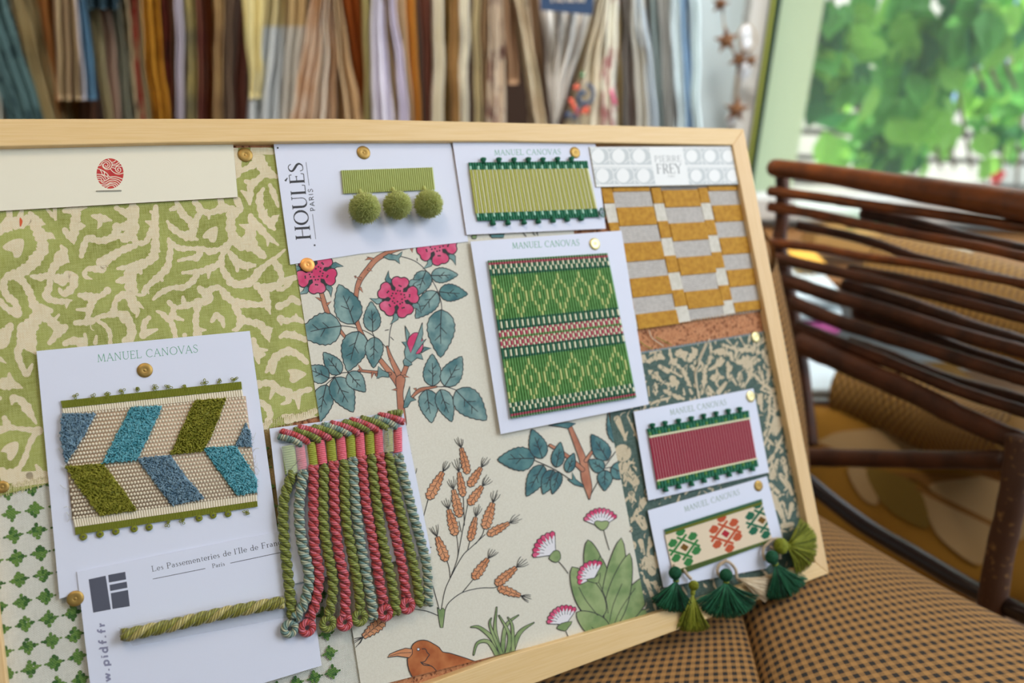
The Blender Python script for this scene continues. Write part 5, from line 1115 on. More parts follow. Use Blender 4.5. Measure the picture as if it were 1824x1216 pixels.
for lbl, xr_, yr_, Y_, cnt, sz, stem in PL:
    fm = MB()
    for _ in range(cnt):
        px = random.triangular(*xr_); py = random.triangular(yr_[0], yr_[1], (yr_[0] * .6 + yr_[1] * .4)); c = Wy(px, py, Y_ + random.uniform(-.15, .2))
        d = np.array([random.gauss(0, .5), random.gauss(0, .3), -.7 + random.gauss(0, .4)]); d /= np.linalg.norm(d); nn_ = np.array([random.gauss(0, .5), -1, random.gauss(.3, .5)])
        l = sz * random.uniform(.6, 1.3); leafmesh(fm, c, d, nn_, l, l * .75, random.choice((0, 0, 1, 1, 2)))
    c = Wy((xr_[0] + xr_[1]) / 2, yr_[1], Y_); r = thing('climbing_plant', lbl, 'plant', c, 'vines outside the window', FW)
    mk('foliage', fm, lfm, r)
    mm = MB()
    for k in (-25, 0, 30): tube(mm, cat_([Wy(p[0] + k, p[1], Y_ + .05) for p in stem], 5), .006, 6)
    mk('stems', mm, bark, r, smooth=True)
mb = MB(); 
for _ in range(14): ellipsoid(mb, Wy(1775 + random.uniform(-14, 14), 316 + random.uniform(-8, 8), 2.6), (.012, .012, .01), 8, 5)
mk('red_bloom', mb, mat('geranium', (222, 66, 60), .6), r)
mb = MB()
for i in range(7): x = Wy(1722 + i * 7, 250, 3.4)[0]; box(mb, (x, 3.42, 1.0), (.014, .02, 1.1))
mk('blue_slats', mb, bluem, label='pale blue upright slats in the bright gap at the right', cat='fence', fr=FW)

# ------------------------------------------------------------ star garland on the wall
rust_s = mat('rust_metal', (120, 78, 40), .5, (88, 56, 30), 40); twine = mat('twine', (160, 130, 90), .9); silk = mat('silver_disc', (226, 228, 230), .4)
gl = thing('star_garland', 'hanging garland of small brown stars and pale discs on the white wall', 'garland', Wy(1300, 100, 1.85), fr=FW)
mm = MB(); tube(mm, cat_([Wy(x, y, 1.85) for x, y in ((1280,-40),(1288,30),(1294,70),(1312,105),(1312,150),(1312,185))], 5), .0018, 6); mk('twine', mm, twine, gl, smooth=True)
def star(px, py, r, rot, m):
    mm = MB(); c = Wy(px, py, 1.84); v = []; f = []
    for k in range(10): a = rot + PI * k / 5; q = r if k % 2 == 0 else r * .42; v.append(tuple(c + (q * math.cos(a), 0, q * math.sin(a))))
    v += [tuple(c + (0, -.010, 0)), tuple(c + (0, .010, 0))]; f = [[k, (k + 1) % 10, 10] for k in range(10)] + [[(k + 1) % 10, k, 11] for k in range(10)]
    mm.add(v, f); mk('star', mm, m, gl)
for a in ((1283,8,.022,.2),(1294,72,.030,.5),(1316,106,.026,-.2),(1338,108,.018,.6),(1312,196,.032,.3)): star(*a, rust_s)
for px, py, r in ((1328,58,.012),(1330,78,.010),(1326,128,.014),(1300,214,.009)):
    mm = MB(); c = Wy(px, py, 1.86); ellipsoid(mm, c, (r, .004, r * 1.4), 14, 8); mk('shell_disc', mm, silk, gl, smooth=True)
mm = MB(); tube(mm, [Wy(1330 + 16 * math.cos(t), 68 + 24 * math.sin(t), 1.86) for t in [2 * PI * q / 16 for q in range(17)]], .0015, 5); mk('wire_ring', mm, twine, gl)

# ------------------------------------------------------------ rack of hanging fabrics
dkm = mat('rack_dark', (52, 36, 26), .8)
YF = 1.62
xL_, xR_ = Wy(-160, 0, YB - .03)[0], Wy(1225, 0, YB - .03)[0]
rk = thing('fabric_rack', 'dark wooden rack behind the hanging fabric samples', 'rack', ((xL_ + xR_) / 2, YB - .03, 0), fr=FW)
mb = MB(); box(mb, ((xL_ + xR_) / 2, YB - .03, .9), (xR_ - xL_, .02, 1.8)); mk('back_panel', mb, dkm, rk)
mb = MB(); tube(mb, [(xL_, YF + .02, 1.62), (xR_, YF + .02, 1.62)], .012, 12); mk('rail', mb, steel, rk, smooth=True)
def drape_mat(name, c1, c2, kind):
    m, t, b, N, K = nt('drape_' + name); uv = N('ShaderNodeUVMap'); s = N('ShaderNodeSeparateXYZ'); K(uv.outputs[0], s.inputs[0])
    if kind == 's': v = math_(N, K, 'ADD', math_(N, K, 'MULTIPLY', math_(N, K, 'SINE', math_(N, K, 'MULTIPLY', s.outputs[0], 26)), .5), .5); v = math_(N, K, 'GREATER_THAN', v, .55)
    elif kind == 'c': v = math_(N, K, 'GREATER_THAN', math_(N, K, 'MULTIPLY', math_(N, K, 'SINE', math_(N, K, 'MULTIPLY', s.outputs[0], 40)), math_(N, K, 'SINE', math_(N, K, 'MULTIPLY', s.outputs[1], 700))), .1)
    elif kind == 'h': v = math_(N, K, 'GREATER_THAN', s.outputs[1], .875)
    else:
        tc = N('ShaderNodeTexCoord'); n_ = N('ShaderNodeTexNoise'); n_.inputs['Scale'].default_value = 24 if kind == 'f' else 9; n_.inputs['Detail'].default_value = 3; K(tc.outputs['Object'], n_.inputs[0])
        r = N('ShaderNodeValToRGB'); r.color_ramp.elements[0].position = .52 if kind == 'f' else .4; r.color_ramp.elements[1].position = .58 if kind == 'f' else .7; K(n_.outputs[0], r.inputs[0]); v = r.outputs[0]
    K(mixc(N, K, v, c1, c2), b.inputs['Base Color']); b.inputs['Roughness'].default_value = .9; b.inputs['Specular IOR Level'].default_value = .1
    return m
def drape(i, xt0, xt1, xb0, xb1, c1, c2, kind, desc, yend=None, off=0, name='hanging_fabric', ystart=-120):
    ye = yend or 400; Y_ = YF + off; mm = MB(); nr = 22; nc = 18; vs = []; uvs = []
    rr = random.Random(i * 7 + 3); ph = rr.uniform(0, 6); kf = rr.uniform(.8, 1.8) + (xt1 - xt0 + xb1 - xb0) / 60; am = .010 + .00022 * (xb1 - xb0); ph2 = rr.uniform(0, 6); wob = rr.uniform(1.2, 3.2)
    f0, f1 = ystart / 215, ye / 215
    for side in (0, 1):
        for j in range(nr + 1):
            f = f0 + (f1 - f0) * j / nr; py = f * 215; fx = max(f, -.25)
            xl_, xr2 = xt0 + (xb0 - xt0) * fx, xt1 + (xb1 - xt1) * fx
            if xr2 - xl_ < 5: m_ = (xl_ + xr2) / 2; xl_, xr2 = m_ - 2.5, m_ + 2.5
            for k in range(nc + 1):
                s = k / nc; px = xl_ + (xr2 - xl_) * s + wob * math.sin(f * 5.1 + ph2) * .8 + wob * .4 * math.sin(f * 13 + ph)
                dep = am * math.sin(2 * PI * kf * s + ph + f * .8) + .022 * (2 * s - 1) ** 2
                vs.append(tuple(Wy(px, py, Y_ + (dep if side == 0 else dep + .004 + .012 * (1 - (2 * s - 1) ** 2)))))
    W_ = nc + 1; B_ = (nr + 1) * W_; fs = []; uv = []
    for side in (0, 1):
        for j in range(nr):
            for k in range(nc):
                a = side * B_ + j * W_ + k; q = [a, a + 1, a + W_ + 1, a + W_]; u = [(k / nc, 1 - j / nr), ((k + 1) / nc, 1 - j / nr), ((k + 1) / nc, 1 - (j + 1) / nr), (k / nc, 1 - (j + 1) / nr)]
                if side == 0: q = q[::-1]; u = u[::-1]
                fs.append(q); uv.append(u)
    for j in range(nr):
        for k, rv in ((0, 0), (nc, 1)):
            a = j * W_ + k; q = [a, a + W_, a + W_ + B_, a + B_]; fs.append(q[::-1] if rv else q); uv.append([(k / nc, .5)] * 4)
    for j in (0, nr):
        for k in range(nc): a = j * W_ + k; fs.append([a, a + 1, a + 1 + B_, a + B_]); uv.append([(k / nc, .5)] * 4)
    mm.add(vs, fs, 0, uv)
    return mk(name, mm, drape_mat(str(i), c1, c2, kind), label=desc, cat='fabric', group='fabric samples hanging on the rack', fr=FW, smooth=True)
W_ = (214, 208, 192)
DR = [(-30,30,-20,26,(222,222,210),0,'p','white fabric in the far bottom left corner of the rack',0,.02),
 (-60,14,14,80,(96,124,124),(60,82,84),'f','slate blue floral fabric at the far left of the rack',0,-.03),
 (-6,20,30,60,(116,72,34),0,'p','rust brown fabric folded beside the slate blue floral',0,.05),
 (18,44,72,104,(186,168,124),(170,150,104),'p','wheat cream fabric second from the rust brown fold',0,0),
 (40,64,92,112,(160,146,106),0,'p','dull khaki fabric next to the wheat cream fold',0,.02),
 (66,96,94,116,(168,112,60),0,'p','ginger brown fabric left of the striped ecru bundle',0,.03),
 (95,132,106,148,(200,178,138),(140,112,84),'s','ecru bundle with brown stripes, cut short above the frame',178,-.02),
 (130,143,146,160,(204,200,206),0,'p','lilac white fabric edge beside the sky blue one',178,-.02),
 (142,156,160,180,(122,166,196),0,'p','sky blue fabric, cut short above the frame',178,-.02),
 (106,130,112,130,(206,188,140),0,'p','butter yellow fabric low behind the striped ecru bundle',0,.06),
 (126,150,120,142,(160,112,40),0,'p','ochre fabric low behind the striped ecru bundle',0,.07),
 (146,160,144,172,(178,136,112),0,'p','dusty pink fabric low behind the sky blue one',0,.065),
 (150,216,156,214,(46,66,76),0,'p','dark slate heading card over the beige checked bundle',16,-.04),
 (155,178,188,206,(176,164,124),(152,138,104),'s','sandy beige fabric under the slate heading',0,-.01),
 (176,198,204,222,(182,156,136),(160,132,116),'s','pinkish beige fabric under the slate heading',0,-.012),
 (196,218,220,240,(170,168,144),(90,94,86),'c','grey and cream small check fabric',0,-.01),
 (214,234,238,256,(216,200,160),(110,104,92),'f','cream fabric with grey leaf print right of the small check',0,0),
 (230,244,246,262,(176,84,70),(200,176,136),'f','red and cream floral fabric left of the mustard one',0,-.005),
 (243,254,258,272,(204,196,156),0,'p','pale sage fabric edge left of the mustard one',0,0),
 (250,284,272,304,(184,130,42),(160,106,30),'f','mustard yellow textured fabric',0,-.012),
 (278,298,292,312,(120,60,48),(60,48,44),'f','dark red and black floral fabric right of the mustard one',0,.01),
 (296,318,306,324,(122,86,62),0,'p','cocoa brown fabric left of the lilac white strip',0,.02),
 (311,328,317,332,(208,202,214),0,'p','lilac white wavy strip right of the cocoa brown fabric',0,-.01),
 (328,346,334,352,(206,188,116),(70,76,88),'b','straw yellow fabric with a dark blue band',0,-.012),
 (344,364,350,368,(140,92,72),(110,54,54),'b','brick brown fabric right of the straw yellow one',0,.0),
 (364,380,368,384,(106,54,24),0,'p','deep rust fabric left of the cream floral strip',0,.01),
 (379,398,380,398,(210,178,122),(130,96,72),'b','cream strip with brown floral blotches',0,-.012),
 (397,416,397,413,(138,118,100),(120,100,84),'s','taupe ribbed fabric left of the black gap',0,0),
 (428,446,418,440,(116,70,58),0,'p','maroon brown fabric right of the black gap',0,.02),
 (434,474,446,460,(222,208,150),0,'p','pale yellow fabric tapering to a point',175,-.03),
 (466,506,440,496,(196,182,136),(196,200,200),'h2','tan topped fabric with grey lower half, left one',0,-.01),
 (500,548,490,534,(186,160,114),(190,184,172),'h2','tan topped fabric with grey lower half and a faint stamp',0,.0),
 (556,584,516,560,(190,140,92),(226,214,196),'b','brown and white fabric fanning out wide at the bottom, left fold',0,-.02),
 (574,596,552,606,(224,212,194),(170,130,92),'s','white fan-shaped fabric with brown diagonal folds',0,-.025),
 (590,606,600,648,(206,178,138),(150,116,80),'s','checked tan fabric fold on the right of the white fan',0,-.02),
 (602,648,640,656,(138,70,26),0,'p','rust orange fabric with a dark fold right of the fan',0,.02),
 (645,662,648,660,(186,176,120),0,'p','olive cream strip beside the bright white fabric',0,-.01),
 (660,684,661,700,(236,232,244),0,'p','bright white fabric, widest of the white strips',0,-.03),
 (680,696,698,712,(186,160,124),0,'p','tan fabric right of the bright white one',0,-.01),
 (694,706,710,729,(222,214,230),0,'p','thin lilac white fabric between two tan ones',0,-.02),
 (704,724,727,738,(188,160,122),0,'p','tan fabric right of the thin lilac white one',0,-.01),
 (722,740,736,750,(204,128,62),(184,140,40),'s','orange and gold striped fabric',0,0),
 (748,768,760,772,(128,80,66),0,'p','reddish brown fabric left of the cream column',0,.01),
 (770,790,768,790,(226,218,194),(206,196,168),'p','cream wavy fabric column left of the olive brown',0,-.02),
 (786,806,788,804,(122,94,48),0,'p','olive brown fabric between cream and camel',0,.02),
 (803,820,803,822,(178,140,90),0,'p','camel fabric left of the narrow white column',0,0),
 (816,834,822,836,(228,222,202),0,'p','narrow white column right of the camel fabric',0,-.015),
 (842,856,843,858,(204,188,146),0,'p','ecru fabric right of the black gap in the middle',0,0),
 (856,874,856,870,(150,122,90),(96,78,60),'f','brown speckled fabric right of the ecru one',0,.0),
 (872,896,868,902,(214,198,176),(140,110,100),'f','cream fabric with plum speckles, ragged lower end',0,-.01),
 (894,926,904,924,(170,140,110),(150,118,92),'s','striped cocoa fabric cut short above a dark gap',150,-.015),
 (912,932,946,974,(222,212,184),(176,150,118),'b','wavy cream fabric bending to the right at the bottom',0,-.03),
 (928,944,942,962,(190,176,154),(130,110,88),'f','speckled stone fabric beside the wavy cream one',0,-.01),
 (940,962,958,974,(172,140,108),0,'p','light brown fabric left of the navy-labelled linen',0,.0),
 (960,1062,984,998,(222,220,214),(176,166,154),'s','white and grey linen narrowing to a point under a navy label',0,-.05),
 (1062,1084,1006,1076,(222,214,192),(206,190,160),'b','cream fabric with navy and coral paisley at the bottom',0,-.03),
 (1076,1100,1070,1100,(226,224,210),(176,120,120),'f','white fabric with small pink flowers',0,-.02),
 (1084,1112,1098,1110,(160,140,98),0,'p','olive tan fabric right of the white floral',0,.01),
 (1104,1122,1108,1124,(130,124,118),0,'p','mid grey fabric right of the olive tan one',0,.0),
 (1120,1148,1128,1160,(210,206,192),(180,178,170),'s','beige and white ticking stripe fabric',0,-.01),
 (1128,1150,1154,1176,(186,202,218),(214,218,214),'s','pale blue striped fabric',0,-.012),
 (1152,1176,1172,1188,(134,146,144),0,'p','grey-green fabric right of the pale blue stripe',0,.0),
 (1170,1192,1184,1202,(176,176,170),0,'p','light grey fabric right of the grey-green one',0,-.005),
 (1190,1212,1202,1220,(216,228,230),0,'p','icy white fabric near the right end of the rack',0,-.01),
 (1206,1224,1216,1234,(160,192,220),0,'p','light blue fabric near the right end of the rack',0,-.005),
 (1222,1244,1232,1250,(214,228,228),0,'p','last pale fabric at the right end of the rack',0,-.01)]
for i, (a, b_, c, d, c1, c2, kd, ds, ye, off) in enumerate(DR):
    c2 = c2 or tuple(int(v * .9) for v in c1)
    if kd == 'h2': m_ = drape(i, a, b_, c, d, c1, c2, 'b', ds, ye or None, off); m_.o.data.materials[0] = (lambda mm_: mm_)(drape_mat('two_tone_%d' % i, c2, c1, 'h')); mp_ = m_.o.data.materials[0]; [setattr(nd.inputs[1], 'default_value', .68) for nd in mp_.node_tree.nodes if nd.type == 'MATH']
    else:
        dn_ = drape(i, a, b_, c, d, c1, c2, kd, ds, ye or None, off)
        if 'paisley' in ds: PAIS = dn_
# navy label with stitched lettering on the linen, paisley on the cream fabric
yl_ = YF - .085
mb = MB(); q = [Wy(966, -60, yl_), Wy(1062, -60, yl_), Wy(1056, 27, yl_), Wy(962, 18, yl_)]; vv = [tuple(p) for p in q] + [tuple(p + np.array([0, .003, 0])) for p in q]
mb.add(vv, [[3, 2, 1, 0], [4, 5, 6, 7], [0, 1, 5, 4], [1, 2, 6, 5], [2, 3, 7, 6], [3, 0, 4, 7]])
lab = mk('fabric_label', mb, mat('navy_label', (44, 64, 92), .6), label='navy blue label at the top of the white and grey linen', cat='label', fr=FW)
mb = MB()
for k in range(7):
    x = 984 + k * 9.5; p0, p1 = Wy(x, -8, yl_ - .001), Wy(x - 1, 4, yl_ - .001); tube(mb, [p0, p1], .0012, 5)
    if k % 2: tube(mb, [Wy(x, -8, yl_ - .001), Wy(x + 5, 3, yl_ - .001)], .0009, 5)
mk('label_lettering', mb, cr, lab)
mb = MB()
for col_, pts in ((0,[(1046,150),(1056,160),(1054,178),(1040,186),(1030,178),(1034,166),(1044,166)]),(1,[(1030,205),(1022,190),(1016,176)]),(1,[(1036,196),(1046,200),(1044,190)]),(0,[(1030,190),(1026,205),(1018,212)]),(2,[(1034,138),(1040,130)]),(1,[(1024,160),(1030,152)]),(3,[(1088,160),(1092,176),(1096,186)]),(0,[(1014,200),(1008,212)])):
    tube(mb, cat_([Wy(x, y, YF - .058) for x, y in pts], 3), .0045, 6, col_)
mk('paisley_print', mb, [mat('paisley_navy', (52, 70, 96), .9), mat('paisley_coral', (214, 96, 76), .9), mat('paisley_green', (86, 128, 90), .9), mat('paisley_pink', (196, 84, 120), .9)], PAIS, smooth=True)
mb = MB()

# ------------------------------------------------------------ gingham upholstery
def gingham(name, per=.0077):
    m, t, b, N, K = nt(name); uv = N('ShaderNodeUVMap'); s = N('ShaderNodeSeparateXYZ'); K(uv.outputs[0], s.inputs[0])
    k = 2 * PI / per
    def band(o): return math_(N, K, 'GREATER_THAN', math_(N, K, 'SINE', math_(N, K, 'MULTIPLY', o, k)), 0)
    fine = math_(N, K, 'GREATER_THAN', math_(N, K, 'SINE', math_(N, K, 'MULTIPLY', math_(N, K, 'ADD', s.outputs[0], s.outputs[1]), k * 7)), 0)
    sm = math_(N, K, 'ADD', band(s.outputs[0]), band(s.outputs[1]))            # 0, 1, 2 dark threads
    half = math_(N, K, 'MULTIPLY', math_(N, K, 'COMPARE', sm, 1, .1), fine)
    full = math_(N, K, 'COMPARE', sm, 2, .1)
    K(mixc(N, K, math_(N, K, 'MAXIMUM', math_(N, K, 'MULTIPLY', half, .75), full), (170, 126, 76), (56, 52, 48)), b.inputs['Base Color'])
    b.inputs['Roughness'].default_value = .9; b.inputs['Specular IOR Level'].default_value = .1; return m
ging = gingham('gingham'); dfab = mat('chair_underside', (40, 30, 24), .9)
def loft(mb, secs, mi=0, cols=None):
    "skin a list of cross-sections (equal counts) with arc-length uv"
    n = len(secs[0]); secs = [np.array(s) for s in secs]; V = [tuple(p) for s in secs for p in s]; fs = []; uv = []
    base = secs[len(secs) // 2]; u = [0]
    for k in range(1, n): u.append(u[-1] + np.linalg.norm(base[k] - base[k - 1]))
    mid = n // 2; v = [0]
    for i in range(1, len(secs)): v.append(v[-1] + np.linalg.norm(secs[i][mid] - secs[i - 1][mid]))
    for i in range(len(secs) - 1):
        for k in range(n - 1):
            a = i * n + k; fs.append([a, a + 1, a + n + 1, a + n]); uv.append([(u[k], v[i]), (u[k + 1], v[i]), (u[k + 1], v[i + 1]), (u[k], v[i + 1])])
    mb.add(V, fs, mi, uv)
def roll(name, Lp, Rp, hgt, par, label=None, nsec=24, K_=26):
    Lc = cat_([Wz(*p) for p in Lp], nsec // (len(Lp) - 1)); Rc = cat_([Wz(*p) for p in Rp], nsec // (len(Rp) - 1)); secs = []
    for a, b_ in zip(Lc, Rc):
        w_ = b_ - a; up = np.array([0, 0, 1.0]); sec = [a + np.array([0, 0, -.44]), a + np.array([0, 0, -.10]) - w_ * .005]
        for k in range(K_ + 1):
            t = PI * k / K_; c = (1 - math.cos(t)) / 2; sec.append(a + w_ * c + up * hgt * math.sin(t) ** .75)
        sec += [b_ + np.array([0, 0, -.10]), b_ + np.array([0, 0, -.44])]; secs.append(sec)
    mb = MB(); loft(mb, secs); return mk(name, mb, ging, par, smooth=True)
ch = thing('upholstered_chair', 'armchair in navy and beige gingham carrying the notice board', 'armchair', (.2, .6, 0), fr=FW)
roll('seat_cushion', [(300, 1500, .476), (520, 1330, .476), (760, 1190, .476), (980, 1060, .476)], [(1410, 1400, .474), (1362, 1240, .474), (1330, 1120, .474), (1290, 990, .474)], .014, ch)
roll('arm_pad', [(1420, 1480, .47), (1368, 1290, .47), (1336, 1160, .47), (1300, 1020, .468), (1275, 930, .46)], [(2200, 1290, .45), (1930, 1185, .45), (1710, 1080, .45), (1560, 1000, .45), (1410, 915, .45)], .036, ch)
mb = MB(); secs = []
for k in range(15):                                                        # back cushion, its right rim shows beside the frame
    t = k / 14; py = 440 + t * 520; dd = .96 - .10 * t; xe = 1378 + 60 * math.sin(min(t * 1.25, 1) * PI / 2) if t < .8 else 1438; sec = []
    for q in range(13):
        a = PI * q / 12; c = Wd(xe - 34 + 34 * math.sin(a), py + (60 * (1 - t) ** 3) * 0, dd); fwd = np.array([0, 1.0, .35]); sec.append(c - fwd * .05 * math.cos(a))
    sec = [Wd(1050, py, dd) - np.array([0, .05, .0])] + sec + [Wd(1050, py, dd) + np.array([0, .05, 0])]; secs.append(sec)
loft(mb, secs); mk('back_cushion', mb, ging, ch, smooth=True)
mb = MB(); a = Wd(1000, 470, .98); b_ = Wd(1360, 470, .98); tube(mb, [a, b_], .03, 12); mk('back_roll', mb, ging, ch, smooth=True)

# ------------------------------------------------------------ rattan chair
ratm = mat('rattan', (134, 70, 24), .35, (88, 46, 18), 30, 5, .3, 120, spec=.5, stretch=(1, 1, 1), contrast=(.3, .7)); ratd = mat('rattan_dark', (92, 52, 30), .45, (54, 32, 20), 26, 5, .3, 120, contrast=(.3, .7)); rats = mat('speckled_pole', (74, 46, 30), .6, (128, 92, 54), 130, 2, .2, 200, contrast=(.6, .72))
z9 = lambda p: (1340 + p[0] / 2.432, 260 + p[1] / 2.432, p[2] / 2.432); z10 = lambda p: (1340 + p[0] / 2.357, 700 + p[1] / 2.357, p[2] / 2.357)
rc = thing('rattan_chair', 'dark brown rattan armchair with a fan of curved canes in its side', 'armchair', (.9, .9, 0), fr=FW)
DL, DR_ = 1.12, .80
def dep(px): t = (px - 1370) / (1824 - 1370); return DL + (DR_ - DL) * t
def stick(name, pts, w0, m, f=z9, dz=0, knots=True):
    P = []; Rr = []
    ps = cat_([(p[0], p[1], p[2] if len(p) > 2 else w0) for p in pts], 8)
    e0, e1 = ps[0], ps[-1]
    for k, p in enumerate(ps):
        q = f(tuple(p)); d = dep(q[0]) + dz; P.append(Wd(q[0], q[1], d)); Rr.append(q[2] / 2 / FPX * d * (1 + (.07 if knots and k % 9 == 4 else 0) + .02 * math.sin(k)))
    mm = MB(); tube(mm, P, Rr, 14); mk(name, mm, m, rc, smooth=True)
stick('top_rail', [(100,95,76),(300,120,84),(550,160,98),(900,215,120),(1177,258,140),(1500,310,160)], 80, ratm, knots=False)
mm = MB(); q = z9((100, 95, 76)); ellipsoid(mm, Wd(q[0], q[1], dep(q[0])), (q[2] / 2 / FPX * DL,) * 3, 14, 8); mk('rail_knob', mm, ratm, rc, smooth=True)
SK = [([(75,195),(300,225),(430,245),(640,275),(900,310),(1177,350),(1500,395)],44,0,0),([(75,262),(300,300),(500,345),(700,385),(1000,440),(1177,480),(1500,540)],44,.01,0),([(200,345),(400,385),(560,430),(700,480),(900,530),(1177,600),(1500,690)],42,.03,1),([(75,418),(300,445),(480,480),(700,510),(900,545),(1200,600)],40,.01,0),([(480,290),(700,335),(900,390),(1177,450),(1500,520)],54,.02,1),([(75,478),(300,530),(560,590),(800,650),(1177,745),(1500,830)],48,0,1),([(420,535),(620,570),(900,630),(1177,705),(1500,790)],46,.02,1),([(130,575),(350,650),(600,720),(850,800),(1177,890),(1500,980)],62,.01,1),([(400,600),(700,690),(950,780),(1177,850),(1500,950)],60,.03,1),([(170,675),(400,770),(700,860),(950,940),(1177,1010),(1500,1100)],62,.0,1),([(450,720),(700,800),(900,880),(1177,970),(1500,1070)],56,.03,1),([(190,780),(400,860),(650,960),(900,1060),(1177,1150),(1500,1260)],56,.01,1),([(420,850),(600,910),(850,1010),(1177,1100),(1500,1200)],54,.03,1),([(200,850),(450,960),(700,1070),(900,1170),(1177,1290),(1500,1420)],96,.0,1)]
for pts, w_, dz, dk in SK: stick('cane', pts, w_, ratd if dk else ratm, dz=dz)
stick('front_post', [(130,80,60),(130,300,58),(118,420,60),(150,600,62),(185,800,64),(215,1000,70),(250,1300,70)], 60, ratd, dz=.03, knots=False)
stick('side_stretcher', [(200,268,76),(500,275,76),(800,280,78),(1070,282,84)], 76, ratd, z10, dz=-.02)
stick('back_post', [(1120,180,100),(1105,350,104),(1080,500,106),(1035,700,108),(990,1000,110)], 100, rats, z10, dz=-.03, knots=False)
stick('bottom_rail', [(180,330,70),(450,540,72),(700,690,76),(950,835,80),(1300,1000,90)], 70, mat('dark_rail', (36, 24, 20), .25, spec=.6), z10, dz=-.02, knots=False)
# yellow patterned seat cushion of the rattan chair
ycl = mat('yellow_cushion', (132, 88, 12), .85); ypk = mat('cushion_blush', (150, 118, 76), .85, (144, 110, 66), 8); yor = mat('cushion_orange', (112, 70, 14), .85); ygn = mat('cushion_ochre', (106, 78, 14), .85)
YC = 1.22
def plate(art, pts, mi): pass
mb = MB(); cen = [Wd(1400, 700, YC + .1), Wd(1950, 760, YC - .1), Wd(1950, 1130, YC - .2), Wd(1400, 960, YC)]
nv = np.cross(cen[1] - cen[0], cen[3] - cen[0]); nv /= np.linalg.norm(nv); nv = nv if nv[1] > 0 else -nv
GX, GY = 24, 16; vs = []
for sd_ in (0, 1):
    for j in range(GY + 1):
        for i in range(GX + 1):
            p = bil(cen, i / GX, j / GY); e = max(abs(2 * i / GX - 1), abs(2 * j / GY - 1)); bu = .035 * math.sqrt(max(0, 1 - e ** 6)) ; vs.append(tuple(p + nv * (.04 - bu if sd_ == 0 else .04 + bu)))
fs = []; n1 = (GX + 1) * (GY + 1)
for sd_ in (0, 1):
    for j in range(GY):
        for i in range(GX): a = sd_ * n1 + j * (GX + 1) + i; q = [a, a + 1, a + GX + 2, a + GX + 1]; fs.append(q if sd_ == 0 else q[::-1])
mb.add(vs, fs, 0)
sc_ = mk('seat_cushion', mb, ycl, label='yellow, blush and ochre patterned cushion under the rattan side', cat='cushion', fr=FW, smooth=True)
def onplane(px, py, off):
    r = ray(px, py); t = ((cen[0] + nv * (.002 - off)) - C0) @ nv / (r @ nv); return tuple(C0 + r * t)
mb = MB(); off = .0005
for mi, pts in ((0,[(300,190),(380,160),(560,150),(800,160),(1050,230),(1041,250),(240,240)]),(0,[(400,320),(480,320),(530,460),(460,440)]),(1,[(560,330),(1000,350),(900,370),(740,400),(700,370)]),(0,[(740,390),(880,360),(1040,360),(1000,550),(860,470)]),(0,[(700,400),(1000,560),(960,720),(800,620),(740,520)]),(2,[(480,320),(600,340),(700,400),(740,560),(620,520),(530,440)]),(1,[(720,400),(1010,540),(1010,560),(715,420)]),(1,[(230,190),(400,260),(380,280),(220,220)]),(0,[(1110,300),(1180,290),(1180,560),(1080,600)])):
    off += .00003; q = [onplane(1340 + p[0] / 2.357, 700 + p[1] / 2.357, off) for p in (cat_([(a, b_) for a, b_ in pts], 4, True))]; mb.add(q, [list(range(len(q)))], mi)
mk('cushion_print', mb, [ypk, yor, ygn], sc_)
# woven yellow roll, linens and magazines seen between the canes
m_w, t_, b_, N_, K_ = nt('woven_yellow'); uv_ = N_('ShaderNodeUVMap'); s_ = N_('ShaderNodeSeparateXYZ'); K_(uv_.outputs[0], s_.inputs[0])
v_ = math_(N_, K_, 'ADD', math_(N_, K_, 'MULTIPLY', math_(N_, K_, 'MULTIPLY', math_(N_, K_, 'SINE', math_(N_, K_, 'MULTIPLY', s_.outputs[0], 100)), math_(N_, K_, 'SINE', math_(N_, K_, 'MULTIPLY', s_.outputs[1], .5))), .5), .5)
K_(mixc(N_, K_, v_, (84, 50, 12), (168, 122, 44)), b_.inputs['Base Color']); b_.inputs['Roughness'].default_value = .7
bpp = N_('ShaderNodeBump'); bpp.inputs['Distance'].default_value = .004; K_(v_, bpp.inputs['Height']); K_(bpp.outputs[0], b_.inputs['Normal'])
mm = MB(); tube(mm, cat_([Wd(1510, 690, 1.32), Wd(1600, 715, 1.25), Wd(1720, 765, 1.15), Wd(1850, 800, 1.0)], 8), .055, 24); mk('woven_roll', mm, m_w, label='yellow woven rush roll under the thick lowest cane', cat='bolster', fr=FW, smooth=True)
mm = MB(); tube(mm, cat_([Wd(1560, 500, 1.6), Wd(1700, 540, 1.5), Wd(1850, 590, 1.4), Wd(1990, 640, 1.3)], 8), .10, 24); mk('basket', mm, m_w, label='large yellow woven basket behind the upper canes', cat='basket', fr=FW, smooth=True)
lin1 = mat('linen_blue_white', (206, 220, 224), .8); lin2 = mat('linen_magenta', (176, 84, 140), .8)
def stack(name, lbl, cx, cy, d, w_, dpt, n_, th, pink, cat='folded linen', grp='folded striped linens'):
    c = Wd(cx, cy, d)
    for k in range(n_):
        mb = MB(); box(mb, (c[0] + random.uniform(-.006, .006), c[1], c[2] - k * th), (w_, dpt, th * .82), 1 if k in pink else 0); o = mk(name, mb, [lin1, lin2], label=lbl[k], cat=cat, group=grp, fr=FW); bv = o.o.modifiers.new('b', 'BEVEL'); bv.width = th * .35; bv.segments = 3
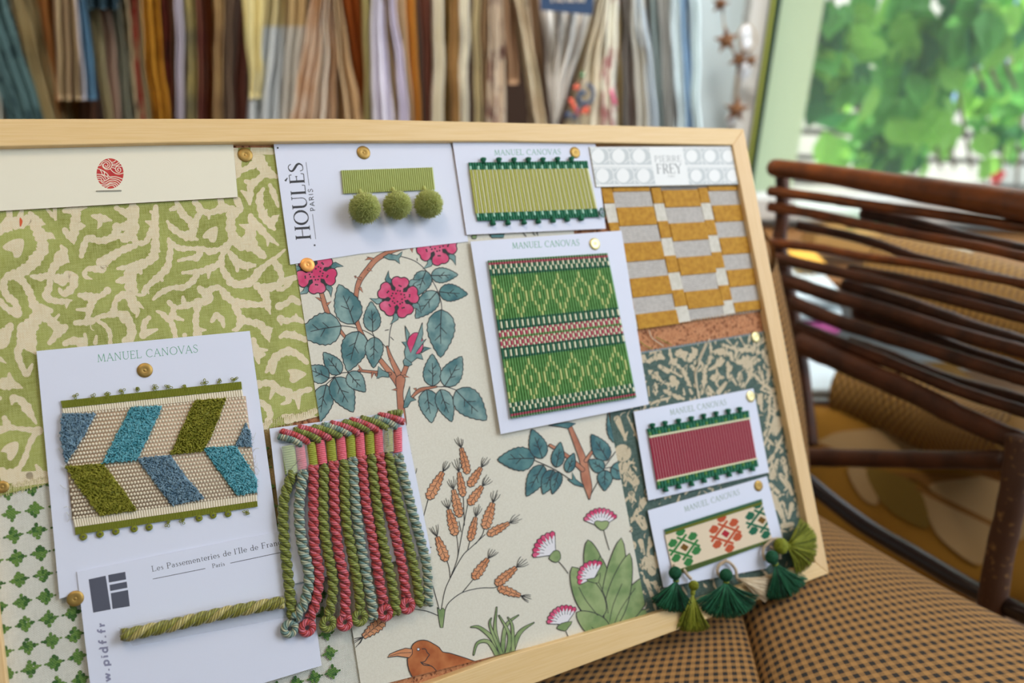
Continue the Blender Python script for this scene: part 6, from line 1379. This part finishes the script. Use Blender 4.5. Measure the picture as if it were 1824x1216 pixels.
od = ['top', 'second', 'third', 'fourth', 'fifth', 'lowest']
stack('folded_linen', ['white and pink folded linen beside the board, %s of its stack' % o for o in od], 1440, 650, 1.42, .16, .2, 6, .0165, (2, 5))
stack('folded_linen', ['pale linen glimpsed between upper canes, %s of three' % o for o in ('top', 'middle', 'bottom')], 1415, 500, 1.48, .12, .2, 3, .028, (2,))
shm = mat('shelf_wood', (146, 104, 62), .6)
mb = MB(); box(mb, tuple(Wd(1460, 742, 1.42) + np.array([.12, .05, -.02])), (.5, .4, .02)); mk('side_table', mb, mat('table_ochre', (128, 90, 18), .6), label='ochre table top under the folded linens', cat='table', fr=FW)
for px, py, d, w_, h_, c, lb in ((1632,443,1.7,.05,.035,(226,160,66),'orange box behind the canes'),(1600,430,1.72,.03,.03,(150,60,40),'small red-brown book behind the canes'),(1585,425,1.73,.03,.02,(140,60,110),'small purple book behind the canes'),(1680,452,1.7,.08,.04,(196,196,180),'pale grey magazine pile behind the canes'),(1500,425,1.75,.15,.05,(190,150,90),'tan patterned box behind the canes'),(1435,462,1.5,.05,.012,(240,178,70),'narrow orange booklet near the post'),(1475,375,1.78,.14,.02,(206,214,204),'white tray near the left canes'),(1540,392,1.76,.10,.012,(96,170,112),'green folded cloth on the tray')):
    mb = MB(); box(mb, tuple(Wd(px, py, d)), (w_, .08, h_)); o = mk('book' if 'book' in lb else 'box' if 'box' in lb else 'tray' if 'tray' in lb.split()[1:2] else 'folded_cloth' if 'cloth' in lb else 'magazine_pile', mb, mat('item_%d' % px, c, .6), label=lb + ', seen through gaps', cat='book' if 'book' in lb else 'box' if 'box' in lb else 'tray' if 'white tray' in lb else 'cloth' if 'cloth' in lb else 'magazine', fr=FW)
mb = MB(); box(mb, tuple(Wd(1600, 470, 1.72) + np.array([.1, .12, -.03])), (.9, .4, .03)); mk('bench', mb, shm, label='low wooden bench below the window holding small boxes', cat='bench', fr=FW)
for o in bpy.data.objects:
    if o.type == 'MESH' and o.data.users == 1: pass
